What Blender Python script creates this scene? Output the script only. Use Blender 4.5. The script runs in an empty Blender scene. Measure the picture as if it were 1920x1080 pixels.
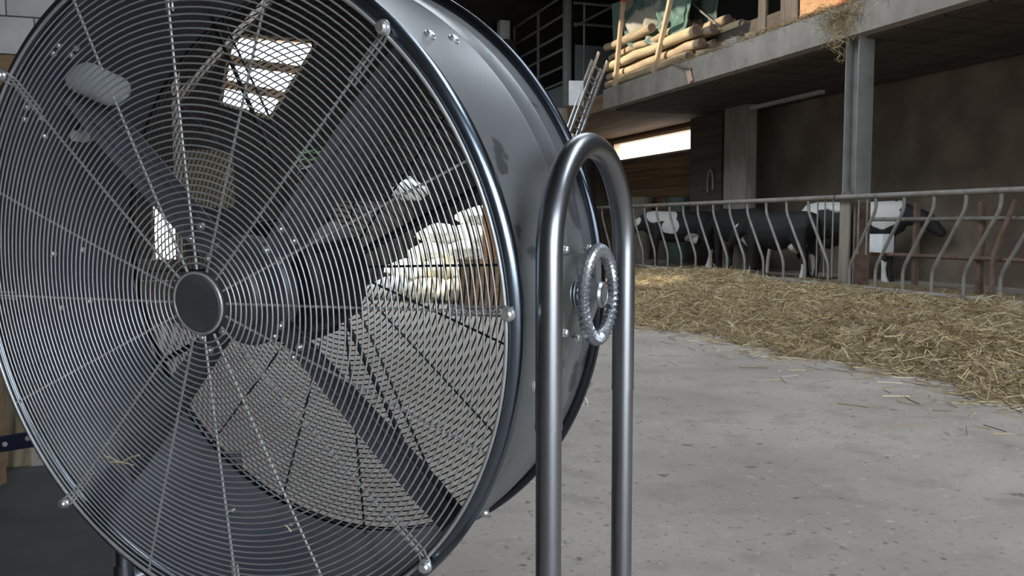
import bpy, bmesh, math, random
import numpy as np
from mathutils import Vector, Matrix, noise as mnoise

random.seed(7)
rng = np.random.default_rng(7)
scene = bpy.context.scene
COL = scene.collection

# ------------------------------------------------------------------ camera
FPX = 1660.0
CAM_H = 0.95
YAW = math.radians(18.18)          # camera looks to the right of the barn axis (+Y)
PITCH = math.atan(120.0 / FPX)
cam_d = bpy.data.cameras.new('camera')
cam_d.sensor_width = 36.0
cam_d.lens = FPX / 1920.0 * 36.0
cam_d.clip_start = 0.05
cam_d.clip_end = 300
cam = bpy.data.objects.new('camera', cam_d)
COL.objects.link(cam)
cam.location = (0, 0, CAM_H)
cam.rotation_euler = (math.pi / 2 - PITCH, 0, -YAW)
scene.camera = cam

# ------------------------------------------------------------------ sky, sun, exposure
world = bpy.data.worlds.new('sky')
scene.world = world
world.use_nodes = True
bg = world.node_tree.nodes['Background']
bg.inputs[0].default_value = (0.82, 0.915, 1.0, 1)
bg.inputs[1].default_value = 8.0
sun_d = bpy.data.lights.new('sun', 'SUN')
sun_d.energy = 4.6
sun_d.angle = math.radians(0.6)
sun_d.color = (1.0, 0.91, 0.74)
sun = bpy.data.objects.new('sun', sun_d)
COL.objects.link(sun)
sun.location = (-40, 6, 20)
SUN_DIR = Vector((5.0, 0.6, -2.0)).normalized()
sun.rotation_euler = SUN_DIR.to_track_quat('-Z', 'Y').to_euler()
vs = scene.view_settings
vs.view_transform = 'Standard'
vs.look = 'None'
vs.gamma = 1.0
vs.use_curve_mapping = False
vs.exposure = 0.36
scene.cycles.use_denoising = True
scene.cycles.max_bounces = 8

# openings of the hall that let the daylight in: (centre, size x, size y, rotation); each is a portal for the sky
HALL_Z = 6.2
DOOR_X0, DOOR_X1, DOOR_Z = -0.3, 6.4, 4.6
YF = -6.0
SKY_HOLES = [(3.4, 5.0, -2.0, 4.0), (2.5, 5.2, 8.0, 12.6)]  # unseen roof openings, added to fill the hall and sun the loft
BARN_Z = 7.6
BARN_HOLE = (-1.1, 2.1, 13.4, 16.9)  # unseen roof opening added to throw sun on the log stack
SUN_GAP = (9.4, 11.1, 2.3, 3.9)         # y0, y1, z0, z1 of an unseen gap added to sun the sacks


def portal(loc, sx, sy, rot):
    d = bpy.data.lights.new('sky_portal', 'AREA')
    d.shape = 'RECTANGLE'
    d.size, d.size_y = sx, sy
    d.cycles.is_portal = True
    o = bpy.data.objects.new('sky_portal', d)
    COL.objects.link(o)
    o.location = loc
    o.rotation_euler = rot


portal(((DOOR_X0 + DOOR_X1) / 2, YF - 0.02, DOOR_Z / 2), DOOR_X1 - DOOR_X0, DOOR_Z, (math.pi / 2, 0, math.pi))
for (hx0, hx1, hy0, hy1) in SKY_HOLES:
    portal(((hx0 + hx1) / 2, (hy0 + hy1) / 2, HALL_Z + 0.16), hx1 - hx0, hy1 - hy0, (0, 0, 0))

bh_ = BARN_HOLE
portal(((bh_[0] + bh_[1]) / 2, (bh_[2] + bh_[3]) / 2, BARN_Z + 0.16), bh_[1] - bh_[0], bh_[3] - bh_[2], (0, 0, 0))

# ------------------------------------------------------------------ measuring helpers
CY, SY = math.cos(YAW), math.sin(YAW)


def level(x, y, z):
    """levelled camera frame (right, forward, up) -> world"""
    return Vector((x * CY + y * SY, -x * SY + y * CY, z + CAM_H))


def ray(px, py):
    x = (px - 960) / FPX
    u = (540 - py) / FPX
    c, s = math.cos(PITCH), math.sin(PITCH)
    return Vector((x, c + u * s, -s + u * c))


def at(px, py, d):
    r = ray(px, py)
    r = r * (d / r.y)
    return level(*r)


def on_x(px, py, X):
    """point of the sight line on the plane x = X"""
    o = Vector((0, 0, CAM_H))
    d = at(px, py, 1.0) - o
    return o + d * (X / d.x)


def on_y(px, py, Y):
    o = Vector((0, 0, CAM_H))
    d = at(px, py, 1.0) - o
    return o + d * (Y / d.y)


def on_z(px, py, Z=0.0):
    o = Vector((0, 0, CAM_H))
    d = at(px, py, 1.0) - o
    return o + d * ((Z - CAM_H) / d.z)


# ------------------------------------------------------------------ materials
MATS = {}


def mat(name, col, rough=0.6, metal=0.0, col2=None, scale=4.0, lo=0.35, hi=0.65, bump=0.0, bscale=40.0,
        spec=0.5, stretch=(1, 1, 1), detail=6.0, extra=None):
    if name in MATS:
        return MATS[name]
    m = bpy.data.materials.new(name)
    m.use_nodes = True
    nt = m.node_tree
    p = nt.nodes['Principled BSDF']
    p.inputs['Base Color'].default_value = (*col, 1)
    p.inputs['Roughness'].default_value = rough
    p.inputs['Metallic'].default_value = metal
    p.inputs['Specular IOR Level'].default_value = spec
    tc = nt.nodes.new('ShaderNodeTexCoord')
    mp = nt.nodes.new('ShaderNodeMapping')
    mp.inputs['Scale'].default_value = stretch
    nt.links.new(tc.outputs['Object'], mp.inputs['Vector'])
    last = None
    if col2 is not None:
        n = nt.nodes.new('ShaderNodeTexNoise')
        n.inputs['Scale'].default_value = scale
        n.inputs['Detail'].default_value = detail
        nt.links.new(mp.outputs['Vector'], n.inputs['Vector'])
        r = nt.nodes.new('ShaderNodeValToRGB')
        r.color_ramp.elements[0].position = lo
        r.color_ramp.elements[1].position = hi
        r.color_ramp.elements[0].color = (*col, 1)
        r.color_ramp.elements[1].color = (*col2, 1)
        nt.links.new(n.outputs['Fac'], r.inputs['Fac'])
        nt.links.new(r.outputs['Color'], p.inputs['Base Color'])
        last = r.outputs['Color']
    if extra is not None:
        for (c3, sc, l, h) in extra:
            n = nt.nodes.new('ShaderNodeTexNoise')
            n.inputs['Scale'].default_value = sc
            n.inputs['Detail'].default_value = 8
            nt.links.new(mp.outputs['Vector'], n.inputs['Vector'])
            r = nt.nodes.new('ShaderNodeMapRange')
            r.inputs['From Min'].default_value = l
            r.inputs['From Max'].default_value = h
            nt.links.new(n.outputs['Fac'], r.inputs['Value'])
            mx = nt.nodes.new('ShaderNodeMix')
            mx.data_type = 'RGBA'
            nt.links.new(r.outputs['Result'], mx.inputs['Factor'])
            if last is not None:
                nt.links.new(last, mx.inputs['A'])
            else:
                mx.inputs['A'].default_value = (*col, 1)
            mx.inputs['B'].default_value = (*c3, 1)
            last = mx.outputs['Result']
            nt.links.new(last, p.inputs['Base Color'])
    if bump > 0:
        n = nt.nodes.new('ShaderNodeTexNoise')
        n.inputs['Scale'].default_value = bscale
        n.inputs['Detail'].default_value = 6
        nt.links.new(mp.outputs['Vector'], n.inputs['Vector'])
        b = nt.nodes.new('ShaderNodeBump')
        b.inputs['Strength'].default_value = bump
        b.inputs['Distance'].default_value = 0.02
        nt.links.new(n.outputs['Fac'], b.inputs['Height'])
        nt.links.new(b.outputs['Normal'], p.inputs['Normal'])
    MATS[name] = m
    return m


M_floor = mat('concrete_floor', (0.305, 0.262, 0.228), 0.85, col2=(0.39, 0.345, 0.308), scale=1.3, bump=0.25, bscale=9,
              extra=[((0.245, 0.21, 0.175), 4.5, 0.52, 0.80), ((0.15, 0.13, 0.11), 13.0, 0.65, 0.69), ((0.20, 0.175, 0.145), 34.0, 0.60, 0.70),
                     ((0.43, 0.395, 0.35), 21.0, 0.62, 0.72)])
M_conc = mat('cast_concrete', (0.27, 0.242, 0.21), 0.9, col2=(0.36, 0.325, 0.285), scale=2.5, bump=0.3, bscale=14,
             extra=[((0.20, 0.18, 0.155), 6.0, 0.58, 0.75)])
M_block = mat('white_block', (0.50, 0.50, 0.49), 0.9, col2=(0.60, 0.60, 0.58), scale=5, bump=0.2)
M_mortar = mat('mortar', (0.33, 0.33, 0.32), 0.95)
M_darkwood = mat('dark_wood', (0.055, 0.042, 0.034), 0.9, col2=(0.09, 0.072, 0.058), scale=3, stretch=(1, 0.15, 4), bump=0.2)
M_brownwood = mat('brown_wood', (0.18, 0.108, 0.055), 0.85, col2=(0.28, 0.18, 0.10), scale=3, stretch=(1, 0.15, 5), bump=0.2)
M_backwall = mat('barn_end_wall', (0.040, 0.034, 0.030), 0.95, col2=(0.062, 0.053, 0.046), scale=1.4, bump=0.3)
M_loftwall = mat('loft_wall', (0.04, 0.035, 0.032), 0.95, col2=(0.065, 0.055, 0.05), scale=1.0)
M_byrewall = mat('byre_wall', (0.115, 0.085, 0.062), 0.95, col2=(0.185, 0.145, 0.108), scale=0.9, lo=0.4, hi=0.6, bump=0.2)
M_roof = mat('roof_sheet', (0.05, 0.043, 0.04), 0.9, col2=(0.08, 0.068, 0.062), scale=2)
M_osb = mat('orange_board', (0.36, 0.185, 0.085), 0.8, col2=(0.47, 0.265, 0.135), scale=26, stretch=(1, 1, 0.3), bump=0.1)
M_red = mat('red_paint', (0.62, 0.08, 0.05), 0.7, col2=(0.55, 0.12, 0.07), scale=20)
M_galv = mat('weathered_galvanised', (0.24, 0.222, 0.20), 0.6, 0.1, col2=(0.16, 0.142, 0.122), scale=5, lo=0.45, hi=0.7)
M_steel = mat('grey_steel', (0.27, 0.262, 0.25), 0.5, 0.15, col2=(0.20, 0.193, 0.183), scale=3)
M_rust = mat('rusty_steel', (0.13, 0.075, 0.055), 0.9, col2=(0.19, 0.13, 0.10), scale=8)
M_alu = mat('aluminium', (0.62, 0.62, 0.62), 0.4, 0.6, col2=(0.5, 0.5, 0.5), scale=10)
M_gate = mat('gate_grey', (0.34, 0.34, 0.335), 0.5, 0.3, col2=(0.27, 0.27, 0.265), scale=6)
M_sheet = mat('grey_sheet', (0.17, 0.185, 0.19), 0.6, 0.2, col2=(0.22, 0.235, 0.24), scale=2)
M_white = mat('white_plastic', (0.78, 0.79, 0.80), 0.5, col2=(0.68, 0.69, 0.70), scale=6)
M_offwhite = mat('offwhite_sack', (0.80, 0.79, 0.74), 0.6, col2=(0.62, 0.61, 0.58), scale=7, bump=0.5, bscale=12)
M_cream = mat('cream_sack', (0.78, 0.73, 0.52), 0.65, col2=(0.62, 0.58, 0.44), scale=7, bump=0.5, bscale=12)
M_logs = [mat('pale_bark', (0.36, 0.265, 0.165), 0.85, col2=(0.52, 0.41, 0.27), scale=6, stretch=(1, 0.25, 1), bump=0.5, bscale=14),
          mat('tan_bark', (0.30, 0.215, 0.14), 0.85, col2=(0.46, 0.35, 0.23), scale=6, stretch=(1, 0.25, 1), bump=0.5, bscale=14),
          mat('golden_bark', (0.46, 0.36, 0.21), 0.85, col2=(0.60, 0.49, 0.31), scale=5, stretch=(1, 0.25, 1), bump=0.5, bscale=14)]
M_logend = mat('log_end', (0.16, 0.10, 0.075), 0.9, col2=(0.25, 0.17, 0.13), scale=14)
M_stake = mat('timber_stake', (0.50, 0.37, 0.235), 0.8, col2=(0.60, 0.46, 0.31), scale=5, stretch=(3, 3, 0.4))
M_greytimber = mat('grey_timber', (0.20, 0.165, 0.135), 0.9, col2=(0.28, 0.24, 0.20), scale=5, stretch=(3, 3, 0.3))
M_oldplank = mat('old_plank', (0.075, 0.06, 0.05), 0.9, col2=(0.12, 0.10, 0.082), scale=5, stretch=(3, 3, 0.3))
M_tarp = mat('green_tarp', (0.10, 0.175, 0.14), 0.55, col2=(0.145, 0.23, 0.19), scale=3)
M_tarp2 = mat('beige_green_tarp', (0.09, 0.15, 0.125), 0.6, col2=(0.36, 0.33, 0.27), scale=3.2, lo=0.46, hi=0.56)
M_tarp3 = mat('dark_green_tarp', (0.06, 0.085, 0.07), 0.6, col2=(0.09, 0.12, 0.10), scale=3)
M_straws = [mat('straw_gold', (0.47, 0.36, 0.19), 0.8), mat('straw_tan', (0.36, 0.27, 0.15), 0.85),
            mat('straw_brown', (0.24, 0.175, 0.10), 0.9), mat('straw_pale', (0.60, 0.51, 0.33), 0.75)]
M_hay = mat('straw_bed', (0.20, 0.145, 0.08), 0.95, col2=(0.36, 0.275, 0.155), scale=7, bump=0.8, bscale=30)
# fan paints
M_fan = mat('fan_black_paint', (0.125, 0.128, 0.133), 0.42, 0.3, col2=(0.155, 0.158, 0.163), scale=5, spec=0.7,
            extra=[((0.06, 0.06, 0.064), 11.0, 0.615, 0.635)])
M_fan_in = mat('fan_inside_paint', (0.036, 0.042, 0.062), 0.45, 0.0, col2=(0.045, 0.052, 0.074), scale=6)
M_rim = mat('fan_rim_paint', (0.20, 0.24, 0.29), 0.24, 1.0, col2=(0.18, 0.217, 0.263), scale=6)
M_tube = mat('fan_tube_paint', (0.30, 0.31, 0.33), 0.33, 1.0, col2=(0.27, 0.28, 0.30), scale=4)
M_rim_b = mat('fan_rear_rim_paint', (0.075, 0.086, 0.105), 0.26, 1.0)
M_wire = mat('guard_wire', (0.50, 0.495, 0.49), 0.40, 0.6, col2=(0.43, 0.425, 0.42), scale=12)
M_wire_b = mat('rear_guard_wire_backlit', (0.05, 0.05, 0.055), 0.5, 0.1)  # like the front wire, with its backlit darkness put into the colour
M_hubcap = mat('hub_plate', (0.045, 0.045, 0.05), 0.6, 0.0, col2=(0.075, 0.075, 0.08), scale=30, lo=0.5, hi=0.8)
M_chrome = mat('zinc_bolt', (0.82, 0.83, 0.84), 0.28, 0.9)
M_blade = mat('blade_paint', (0.105, 0.113, 0.138), 0.35, 0.3, col2=(0.125, 0.134, 0.16), scale=4, spec=0.6)
M_tip = mat('tip_reflection', (0.66, 0.69, 0.71), 0.25, 0.3, col2=(0.52, 0.55, 0.57), scale=8)  # pale colour stands in for the sky reflected in a blade tip
M_motor = mat('motor_black', (0.015, 0.016, 0.021), 0.5)
M_bell = mat('motor_grey', (0.17, 0.17, 0.175), 0.45, 0.4, col2=(0.13, 0.13, 0.135), scale=10)
M_knob = mat('handwheel_grey', (0.33, 0.345, 0.365), 0.34, 0.8)
M_bracket = mat('bracket_paint', (0.14, 0.15, 0.145), 0.35, 0.3, spec=0.7)
M_tan = mat('tan_cloth', (0.34, 0.28, 0.19), 0.9, col2=(0.26, 0.21, 0.14), scale=6, bump=0.5, bscale=9)
M_navy = mat('navy_steel', (0.018, 0.022, 0.05), 0.5, 0.1)
M_black = mat('floor_shade_black', (0.034, 0.033, 0.036), 0.8, col2=(0.046, 0.045, 0.047), scale=6)  # dark tone stands for the shaded floor beside the fan
M_pink = mat('pink_wood', (0.62, 0.40, 0.30), 0.8, col2=(0.70, 0.48, 0.36), scale=10)
M_greenbar = mat('green_paint', (0.10, 0.19, 0.07), 0.6, col2=(0.14, 0.24, 0.10), scale=8)
M_palebar = mat('pale_batten', (0.25, 0.235, 0.215), 0.7)  # plain even pale tone, no emission


# ------------------------------------------------------------------ mesh helpers
class MB:
    def __init__(self):
        self.v = []
        self.f = []

    def add(self, vs_, fs):
        o = len(self.v)
        self.v += [Vector(p) for p in vs_]
        self.f += [tuple(i + o for i in f) for f in fs]

    def box(self, c, s, rot=None, jit=0.0):
        x, y, z = s[0] / 2, s[1] / 2, s[2] / 2
        pts = [Vector((a, b, d)) for a in (-x, x) for b in (-y, y) for d in (-z, z)]
        if jit:
            pts = [p + Vector((random.uniform(-jit, jit), random.uniform(-jit, jit), random.uniform(-jit, jit))) for p in pts]
        if rot is not None:
            pts = [rot @ p for p in pts]
        c = Vector(c)
        self.add([p + c for p in pts], [(0, 1, 3, 2), (4, 6, 7, 5), (0, 4, 5, 1), (2, 3, 7, 6), (0, 2, 6, 4), (1, 5, 7, 3)])
        return self

    def bar(self, a, b, w, t, up=Vector((0, 0, 1))):
        """rectangular bar from a to b, w across, t along 'up'"""
        a, b = Vector(a), Vector(b)
        d = (b - a)
        L = d.length
        d = d / L
        s = d.cross(up)
        if s.length < 1e-4:
            s = d.cross(Vector((0, 1, 0)))
        s.normalize()
        u = s.cross(d).normalized()
        R = Matrix((d, s, u)).transposed()
        return self.box((a + b) / 2, (L, w, t), R)

    def tube(self, pts, r, seg=10, closed=False, caps=True):
        pts = [Vector(p) for p in pts]
        n = len(pts)
        rr = r if isinstance(r, (list, tuple)) else [r] * n
        tang = []
        for i in range(n):
            if closed:
                t = pts[(i + 1) % n] - pts[i - 1]
            else:
                t = pts[min(i + 1, n - 1)] - pts[max(i - 1, 0)]
            tang.append(t.normalized())
        ref = Vector((0, 0, 1)) if abs(tang[0].z) < 0.9 else Vector((1, 0, 0))
        nrm = (ref - tang[0] * ref.dot(tang[0])).normalized()
        verts = []
        for i in range(n):
            t = tang[i]
            nrm = (nrm - t * nrm.dot(t)).normalized()
            bn = t.cross(nrm)
            for k in range(seg):
                a = 2 * math.pi * k / seg
                verts.append(pts[i] + (nrm * math.cos(a) + bn * math.sin(a)) * rr[i])
        faces = []
        m = n if closed else n - 1
        for i in range(m):
            j = (i + 1) % n
            for k in range(seg):
                k2 = (k + 1) % seg
                faces.append((i * seg + k, i * seg + k2, j * seg + k2, j * seg + k))
        if caps and not closed:
            faces.append(tuple(range(seg - 1, -1, -1)))
            faces.append(tuple((n - 1) * seg + k for k in range(seg)))
        self.add(verts, faces)
        return self

    def ring(self, c, ax1, ax2, R, r, seg=96, sec=6):
        c, ax1, ax2 = Vector(c), Vector(ax1), Vector(ax2)
        n = ax1.cross(ax2)
        verts, faces = [], []
        for i in range(seg):
            a = 2 * math.pi * i / seg
            e = ax1 * math.cos(a) + ax2 * math.sin(a)
            for k in range(sec):
                b = 2 * math.pi * k / sec
                verts.append(c + e * (R + r * math.cos(b)) + n * (r * math.sin(b)))
        for i in range(seg):
            j = (i + 1) % seg
            for k in range(sec):
                k2 = (k + 1) % sec
                faces.append((i * sec + k, j * sec + k, j * sec + k2, i * sec + k2))
        self.add(verts, faces)
        return self

    def lathe(self, c, ax, e1, e2, prof, seg=48, closed=False):
        """profile of (along axis, radius) spun about ax through c"""
        c, ax, e1, e2 = Vector(c), Vector(ax), Vector(e1), Vector(e2)
        verts, faces = [], []
        n = len(prof)
        for i in range(seg):
            a = 2 * math.pi * i / seg
            e = e1 * math.cos(a) + e2 * math.sin(a)
            for (y, r) in prof:
                verts.append(c + ax * y + e * r)
        for i in range(seg):
            j = (i + 1) % seg
            for k in range(n if closed else n - 1):
                k2 = (k + 1) % n
                faces.append((i * n + k, j * n + k, j * n + k2, i * n + k2))
        self.add(verts, faces)
        return self

    def build(self, name, m, parent=None, smooth=True, angle=40, bevel=0.0, origin=None):
        base = Vector((0, 0, 0))
        if parent is not None:
            p = parent
            while p is not None:
                base = base + Vector(p.location)
                p = p.parent
        off = Vector(origin) if origin is not None else base
        me = bpy.data.meshes.new(name)
        me.from_pydata([tuple(p - off) for p in self.v], [], self.f)
        bm = bmesh.new()
        bm.from_mesh(me)
        bmesh.ops.recalc_face_normals(bm, faces=bm.faces)
        if bevel > 0:
            es = [e for e in bm.edges if len(e.link_faces) == 2 and e.calc_face_angle(0) > 0.7]
            bmesh.ops.bevel(bm, geom=es, offset=bevel, segments=2, affect='EDGES', profile=0.6)
        bm.to_mesh(me)
        bm.free()
        if smooth:
            me.polygons.foreach_set('use_smooth', [True] * len(me.polygons))
            me.set_sharp_from_angle(angle=math.radians(angle))
        if m is not None:
            me.materials.append(m)
        o = bpy.data.objects.new(name, me)
        COL.objects.link(o)
        if parent is not None:
            o.parent = parent
            if origin is not None:
                o.location = off - base
        elif origin is not None:
            o.location = off
        return o


def tag(o, label=None, cat=None, group=None, kind=None):
    if label:
        o['label'] = label
    if cat:
        o['category'] = cat
    if group:
        o['group'] = group
    if kind:
        o['kind'] = kind
    return o


def thing(name, loc, label, cat, group=None):
    o = bpy.data.objects.new(name, None)
    o.empty_display_size = 0.1
    COL.objects.link(o)
    o.location = loc
    return tag(o, label, cat, group)


def copy_part(src, parent, delta):
    c = src.copy()
    COL.objects.link(c)
    c.parent = parent
    c.location = Vector(src.location) + Vector(delta)
    return c


X, Y, Z = Vector((1, 0, 0)), Vector((0, 1, 0)), Vector((0, 0, 1))
FX = 8.0          # line of the feed fence / loft edge
WX = 11.2         # wall behind the cows
LOFT0, LOFT1 = 3.44, 3.87
YB = 25.7         # end wall of the barn

# ================================================================== SETTING
mb = MB()
mb.add([(-70, -70, 0), (70, -70, 0), (70, 90, 0), (-70, 90, 0)], [(0, 1, 2, 3)])
floor = tag(mb.build('floor', M_floor, smooth=False), 'grey dusty concrete yard floor', 'floor', kind='structure')

# loft slab over the cows
mb = MB()
mb.box((FX + 1.6, (YF + 18) / 2, (LOFT0 + LOFT1) / 2), (3.2, 18.0 - YF, LOFT1 - LOFT0))
loft = tag(mb.build('ceiling', M_conc, bevel=0.015), 'concrete loft slab above the cow pen', 'ceiling', kind='structure')
mb = MB()
mb.box((9.675, 21.9, 3.66), (3.05, 7.6, 0.36))
tag(mb.build('ceiling', M_brownwood), 'dark rear loft deck beyond the concrete slab', 'ceiling', kind='structure')
mb = MB()
mb.box((7.72, 24.5, 3.66), (0.86, 2.2, 0.36))
tag(mb.build('ceiling', M_darkwood), 'short landing in front of the rear loft deck', 'ceiling', kind='structure')
# soffit boards under the slab, seen near the window slot
for i in range(22):
    mb = MB()
    y = 3.6 + i * 0.66
    mb.box((FX + 1.65, y, LOFT0 - 0.02), (2.9, 0.62, 0.04))
    mb.build('soffit_board', M_darkwood, loft)

# wall behind the cows with a long window slot
w0, w1 = on_x(1300, 280, WX), on_x(1150, 280, WX)
sy0, sy1 = w0.y, w1.y
sz0, sz1 = 2.78, 3.36
mb = MB()
mb.box((WX + 0.1, (YF + sy0) / 2, 1.85), (0.2, sy0 - YF, 3.7))
mb.box((WX + 0.1, (sy1 + YB) / 2, 1.85), (0.2, YB - sy1, 3.7))
mb.box((WX + 0.1, (sy0 + sy1) / 2, sz0 / 2), (0.2, sy1 - sy0, sz0))
mb.box((WX + 0.1, (sy0 + sy1) / 2, (sz1 + 3.7) / 2), (0.2, sy1 - sy0, 3.7 - sz1))
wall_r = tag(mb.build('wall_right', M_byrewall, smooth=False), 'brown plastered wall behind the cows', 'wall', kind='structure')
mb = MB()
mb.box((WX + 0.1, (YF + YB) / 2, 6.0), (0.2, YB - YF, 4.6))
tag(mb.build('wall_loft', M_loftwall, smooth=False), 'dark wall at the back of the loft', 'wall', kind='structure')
# wooden boards under the window slot
for i in range(6):
    mb = MB()
    mb.box((WX - 0.03, (sy0 + sy1) / 2, 1.30 + i * 0.247), (0.05, sy1 - sy0 + 0.2, 0.235))
    mb.build('board', M_brownwood, wall_r)
for i in range(1):
    mb = MB()
    mb.box((WX - 0.03, (sy0 + sy1) / 2, sz1 + 0.03), (0.05, sy1 - sy0 + 0.2, 0.06))
    mb.build('board', M_brownwood, wall_r)
mb = MB()
for y in (sy0 + 0.03, sy1 - 0.03):
    mb.box((WX + 0.1, y, (sz0 + sz1) / 2), (0.22, 0.06, sz1 - sz0))
for z in (sz0 + 0.025, sz1 - 0.025):
    mb.box((WX + 0.1, (sy0 + sy1) / 2, z), (0.22, sy1 - sy0, 0.05))
tag(mb.build('window_1', M_stake), 'bright window slot framed in timber under the loft', 'window', kind='structure')

# end wall with a doorway
dl, dr = on_y(284, 430, YB).x, on_y(334, 430, YB).x
dtop = on_y(300, 362, YB).z
mb = MB()
ZS = 3.2
mb.box(((-6 + dl) / 2, YB + 0.1, ZS / 2), (dl + 6, 0.2, ZS))
mb.box(((12 + dr) / 2, YB + 0.1, ZS / 2), (12 - dr, 0.2, ZS))
mb.box(((dl + dr) / 2, YB + 0.1, (dtop + ZS) / 2), (dr - dl, 0.2, ZS - dtop))
# upper part with the unglazed high opening
hole = [on_y(*p, YB) for p in ((436, 66), (594, 80), (506, 222), (414, 194))]     # tl, tr, br, bl
outer = [Vector((-6, YB, BARN_Z)), Vector((12, YB, BARN_Z)), Vector((12, YB, ZS)), Vector((-6, YB, ZS))]
bk = Vector((0, 0.2, 0))
v = outer + hole + [p + bk for p in outer] + [p + bk for p in hole]
f = []
for i in range(4):
    j = (i + 1) % 4
    f += [(i, j, 4 + j, 4 + i), (8 + i, 12 + i, 12 + j, 8 + j), (i, 8 + i, 8 + j, j), (4 + i, 4 + j, 12 + j, 12 + i)]
mb.add(v, f)
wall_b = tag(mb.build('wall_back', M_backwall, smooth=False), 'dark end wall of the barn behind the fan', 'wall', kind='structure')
mb = MB()
for xx in (dl + 0.03, dr - 0.03):
    mb.box((xx, YB + 0.1, dtop / 2), (0.06, 0.24, dtop))
mb.box(((dl + dr) / 2, YB + 0.1, dtop - 0.03), (dr - dl, 0.24, 0.06))
tag(mb.build('door_1', M_brownwood), 'narrow open doorway in the barn end wall', 'door', kind='structure')

# left walls
mb = MB()
wy0, wy1, wz0, wz1 = SUN_GAP
mb.box((-3.1, (8.3 + wy0) / 2, 3.8), (0.2, wy0 - 8.3, 7.6))
mb.box((-3.1, (wy1 + 25.8) / 2, 3.8), (0.2, 25.8 - wy1, 7.6))
mb.box((-3.1, (wy0 + wy1) / 2, wz0 / 2), (0.2, wy1 - wy0, wz0))
mb.box((-3.1, (wy0 + wy1) / 2, (wz1 + 7.6) / 2), (0.2, wy1 - wy0, 7.6 - wz1))
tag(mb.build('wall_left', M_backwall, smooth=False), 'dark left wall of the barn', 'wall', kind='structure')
mb = MB()
mb.box((-2.25, 1.5, 3.1), (0.3, 15.0, 6.2))  # wall out of view, put in to shade the floor at left
tag(mb.build('wall_yard_added', M_backwall, smooth=False), 'unseen yard wall added left of the fan for shade', 'wall', kind='structure')

# block wall (lintel) at the left, above a dark opening
mb = MB()
lz = on_y(40, 104, 9.0).z
mb.box((-2.6, 9.14, (lz + 4.1) / 2), (2.9, 0.20, 4.1 - lz))
lw = tag(mb.build('wall_lintel', M_mortar, smooth=False), 'pale concrete block wall at upper left', 'wall', kind='structure')
bw, bh = 0.44, 0.335
proto = None
for r in range(5):
    for c in range(7):
        cx = -1.32 - c * bw - (0.5 * bw if r % 2 else 0)
        cz = lz + bh * (r + 0.5)
        if cx < -4.0:
            continue
        if proto is None:
            mb = MB()
            mb.box((cx, 9.03, cz), (bw - 0.012, 0.10, bh - 0.012))
            proto = mb.build('block', M_block, lw, bevel=0.006, origin=(cx, 9.03, cz))
            p0 = Vector((cx, 9.03, cz))
        else:
            copy_part(proto, lw, Vector((cx, 9.03 + random.uniform(-0.004, 0.004), cz)) - p0)

MB().box((-2.6, 9.06, lz - 0.14), (2.7, 0.16, 0.27)).build('lintel_beam', M_brownwood, lw)
# roof with an added, unseen opening for sun on the logs
YR0 = 13.0
mb = MB()
bx0, bx1, by0, by1 = -3.3, 12.5, YR0 - 0.1, YB + 0.3
ox0, ox1, oy0, oy1 = BARN_HOLE
for (xa, xb, ya, yb) in ((bx0, ox0, by0, by1), (ox1, bx1, by0, by1), (ox0, ox1, by0, oy0), (ox0, ox1, oy1, by1)):
    mb.box(((xa + xb) / 2, (ya + yb) / 2, BARN_Z + 0.07), (xb - xa, yb - ya, 0.14))
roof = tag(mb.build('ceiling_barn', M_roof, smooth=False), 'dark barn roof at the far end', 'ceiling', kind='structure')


def roof_z(x):
    return BARN_Z


# hall roof over the yard floor, with unseen openings added for light
hy0, hy1, hx0, hx1 = YF, YR0 + 0.2, -3.3, 12.4
mb = MB()
gxs = sorted({hx0, hx1} | {q for h_ in SKY_HOLES for q in h_[:2]})
gys = sorted({hy0, hy1} | {q for h_ in SKY_HOLES for q in h_[2:]})
for xa, xb in zip(gxs, gxs[1:]):
    for ya, yb in zip(gys, gys[1:]):
        mx_, my_ = (xa + xb) / 2, (ya + yb) / 2
        if any(h_[0] < mx_ < h_[1] and h_[2] < my_ < h_[3] for h_ in SKY_HOLES):
            continue
        mb.box((mx_, my_, HALL_Z + 0.07), (xb - xa, yb - ya, 0.14))
tag(mb.build('ceiling_hall', M_roof, smooth=False), 'dark hall roof above the yard floor', 'ceiling', kind='structure')
mb = MB()
mb.box((4.6, YR0 + 0.1, (HALL_Z + BARN_Z) / 2), (15.8, 0.16, BARN_Z - HALL_Z))
tag(mb.build('wall_gable', M_loftwall, smooth=False), 'boarding between the hall roof and the higher barn roof', 'wall', kind='structure')
mb = MB()
mb.box(((hx0 + DOOR_X0) / 2, YF - 0.1, HALL_Z / 2), (DOOR_X0 - hx0, 0.2, HALL_Z))
mb.box(((DOOR_X1 + hx1) / 2, YF - 0.1, HALL_Z / 2), (hx1 - DOOR_X1, 0.2, HALL_Z))
mb.box(((DOOR_X0 + DOOR_X1) / 2, YF - 0.1, (HALL_Z + DOOR_Z) / 2), (DOOR_X1 - DOOR_X0, 0.2, HALL_Z - DOOR_Z))
tag(mb.build('wall_front', M_backwall, smooth=False), 'hall front wall with the big door, behind the viewer', 'wall', kind='structure')
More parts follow.
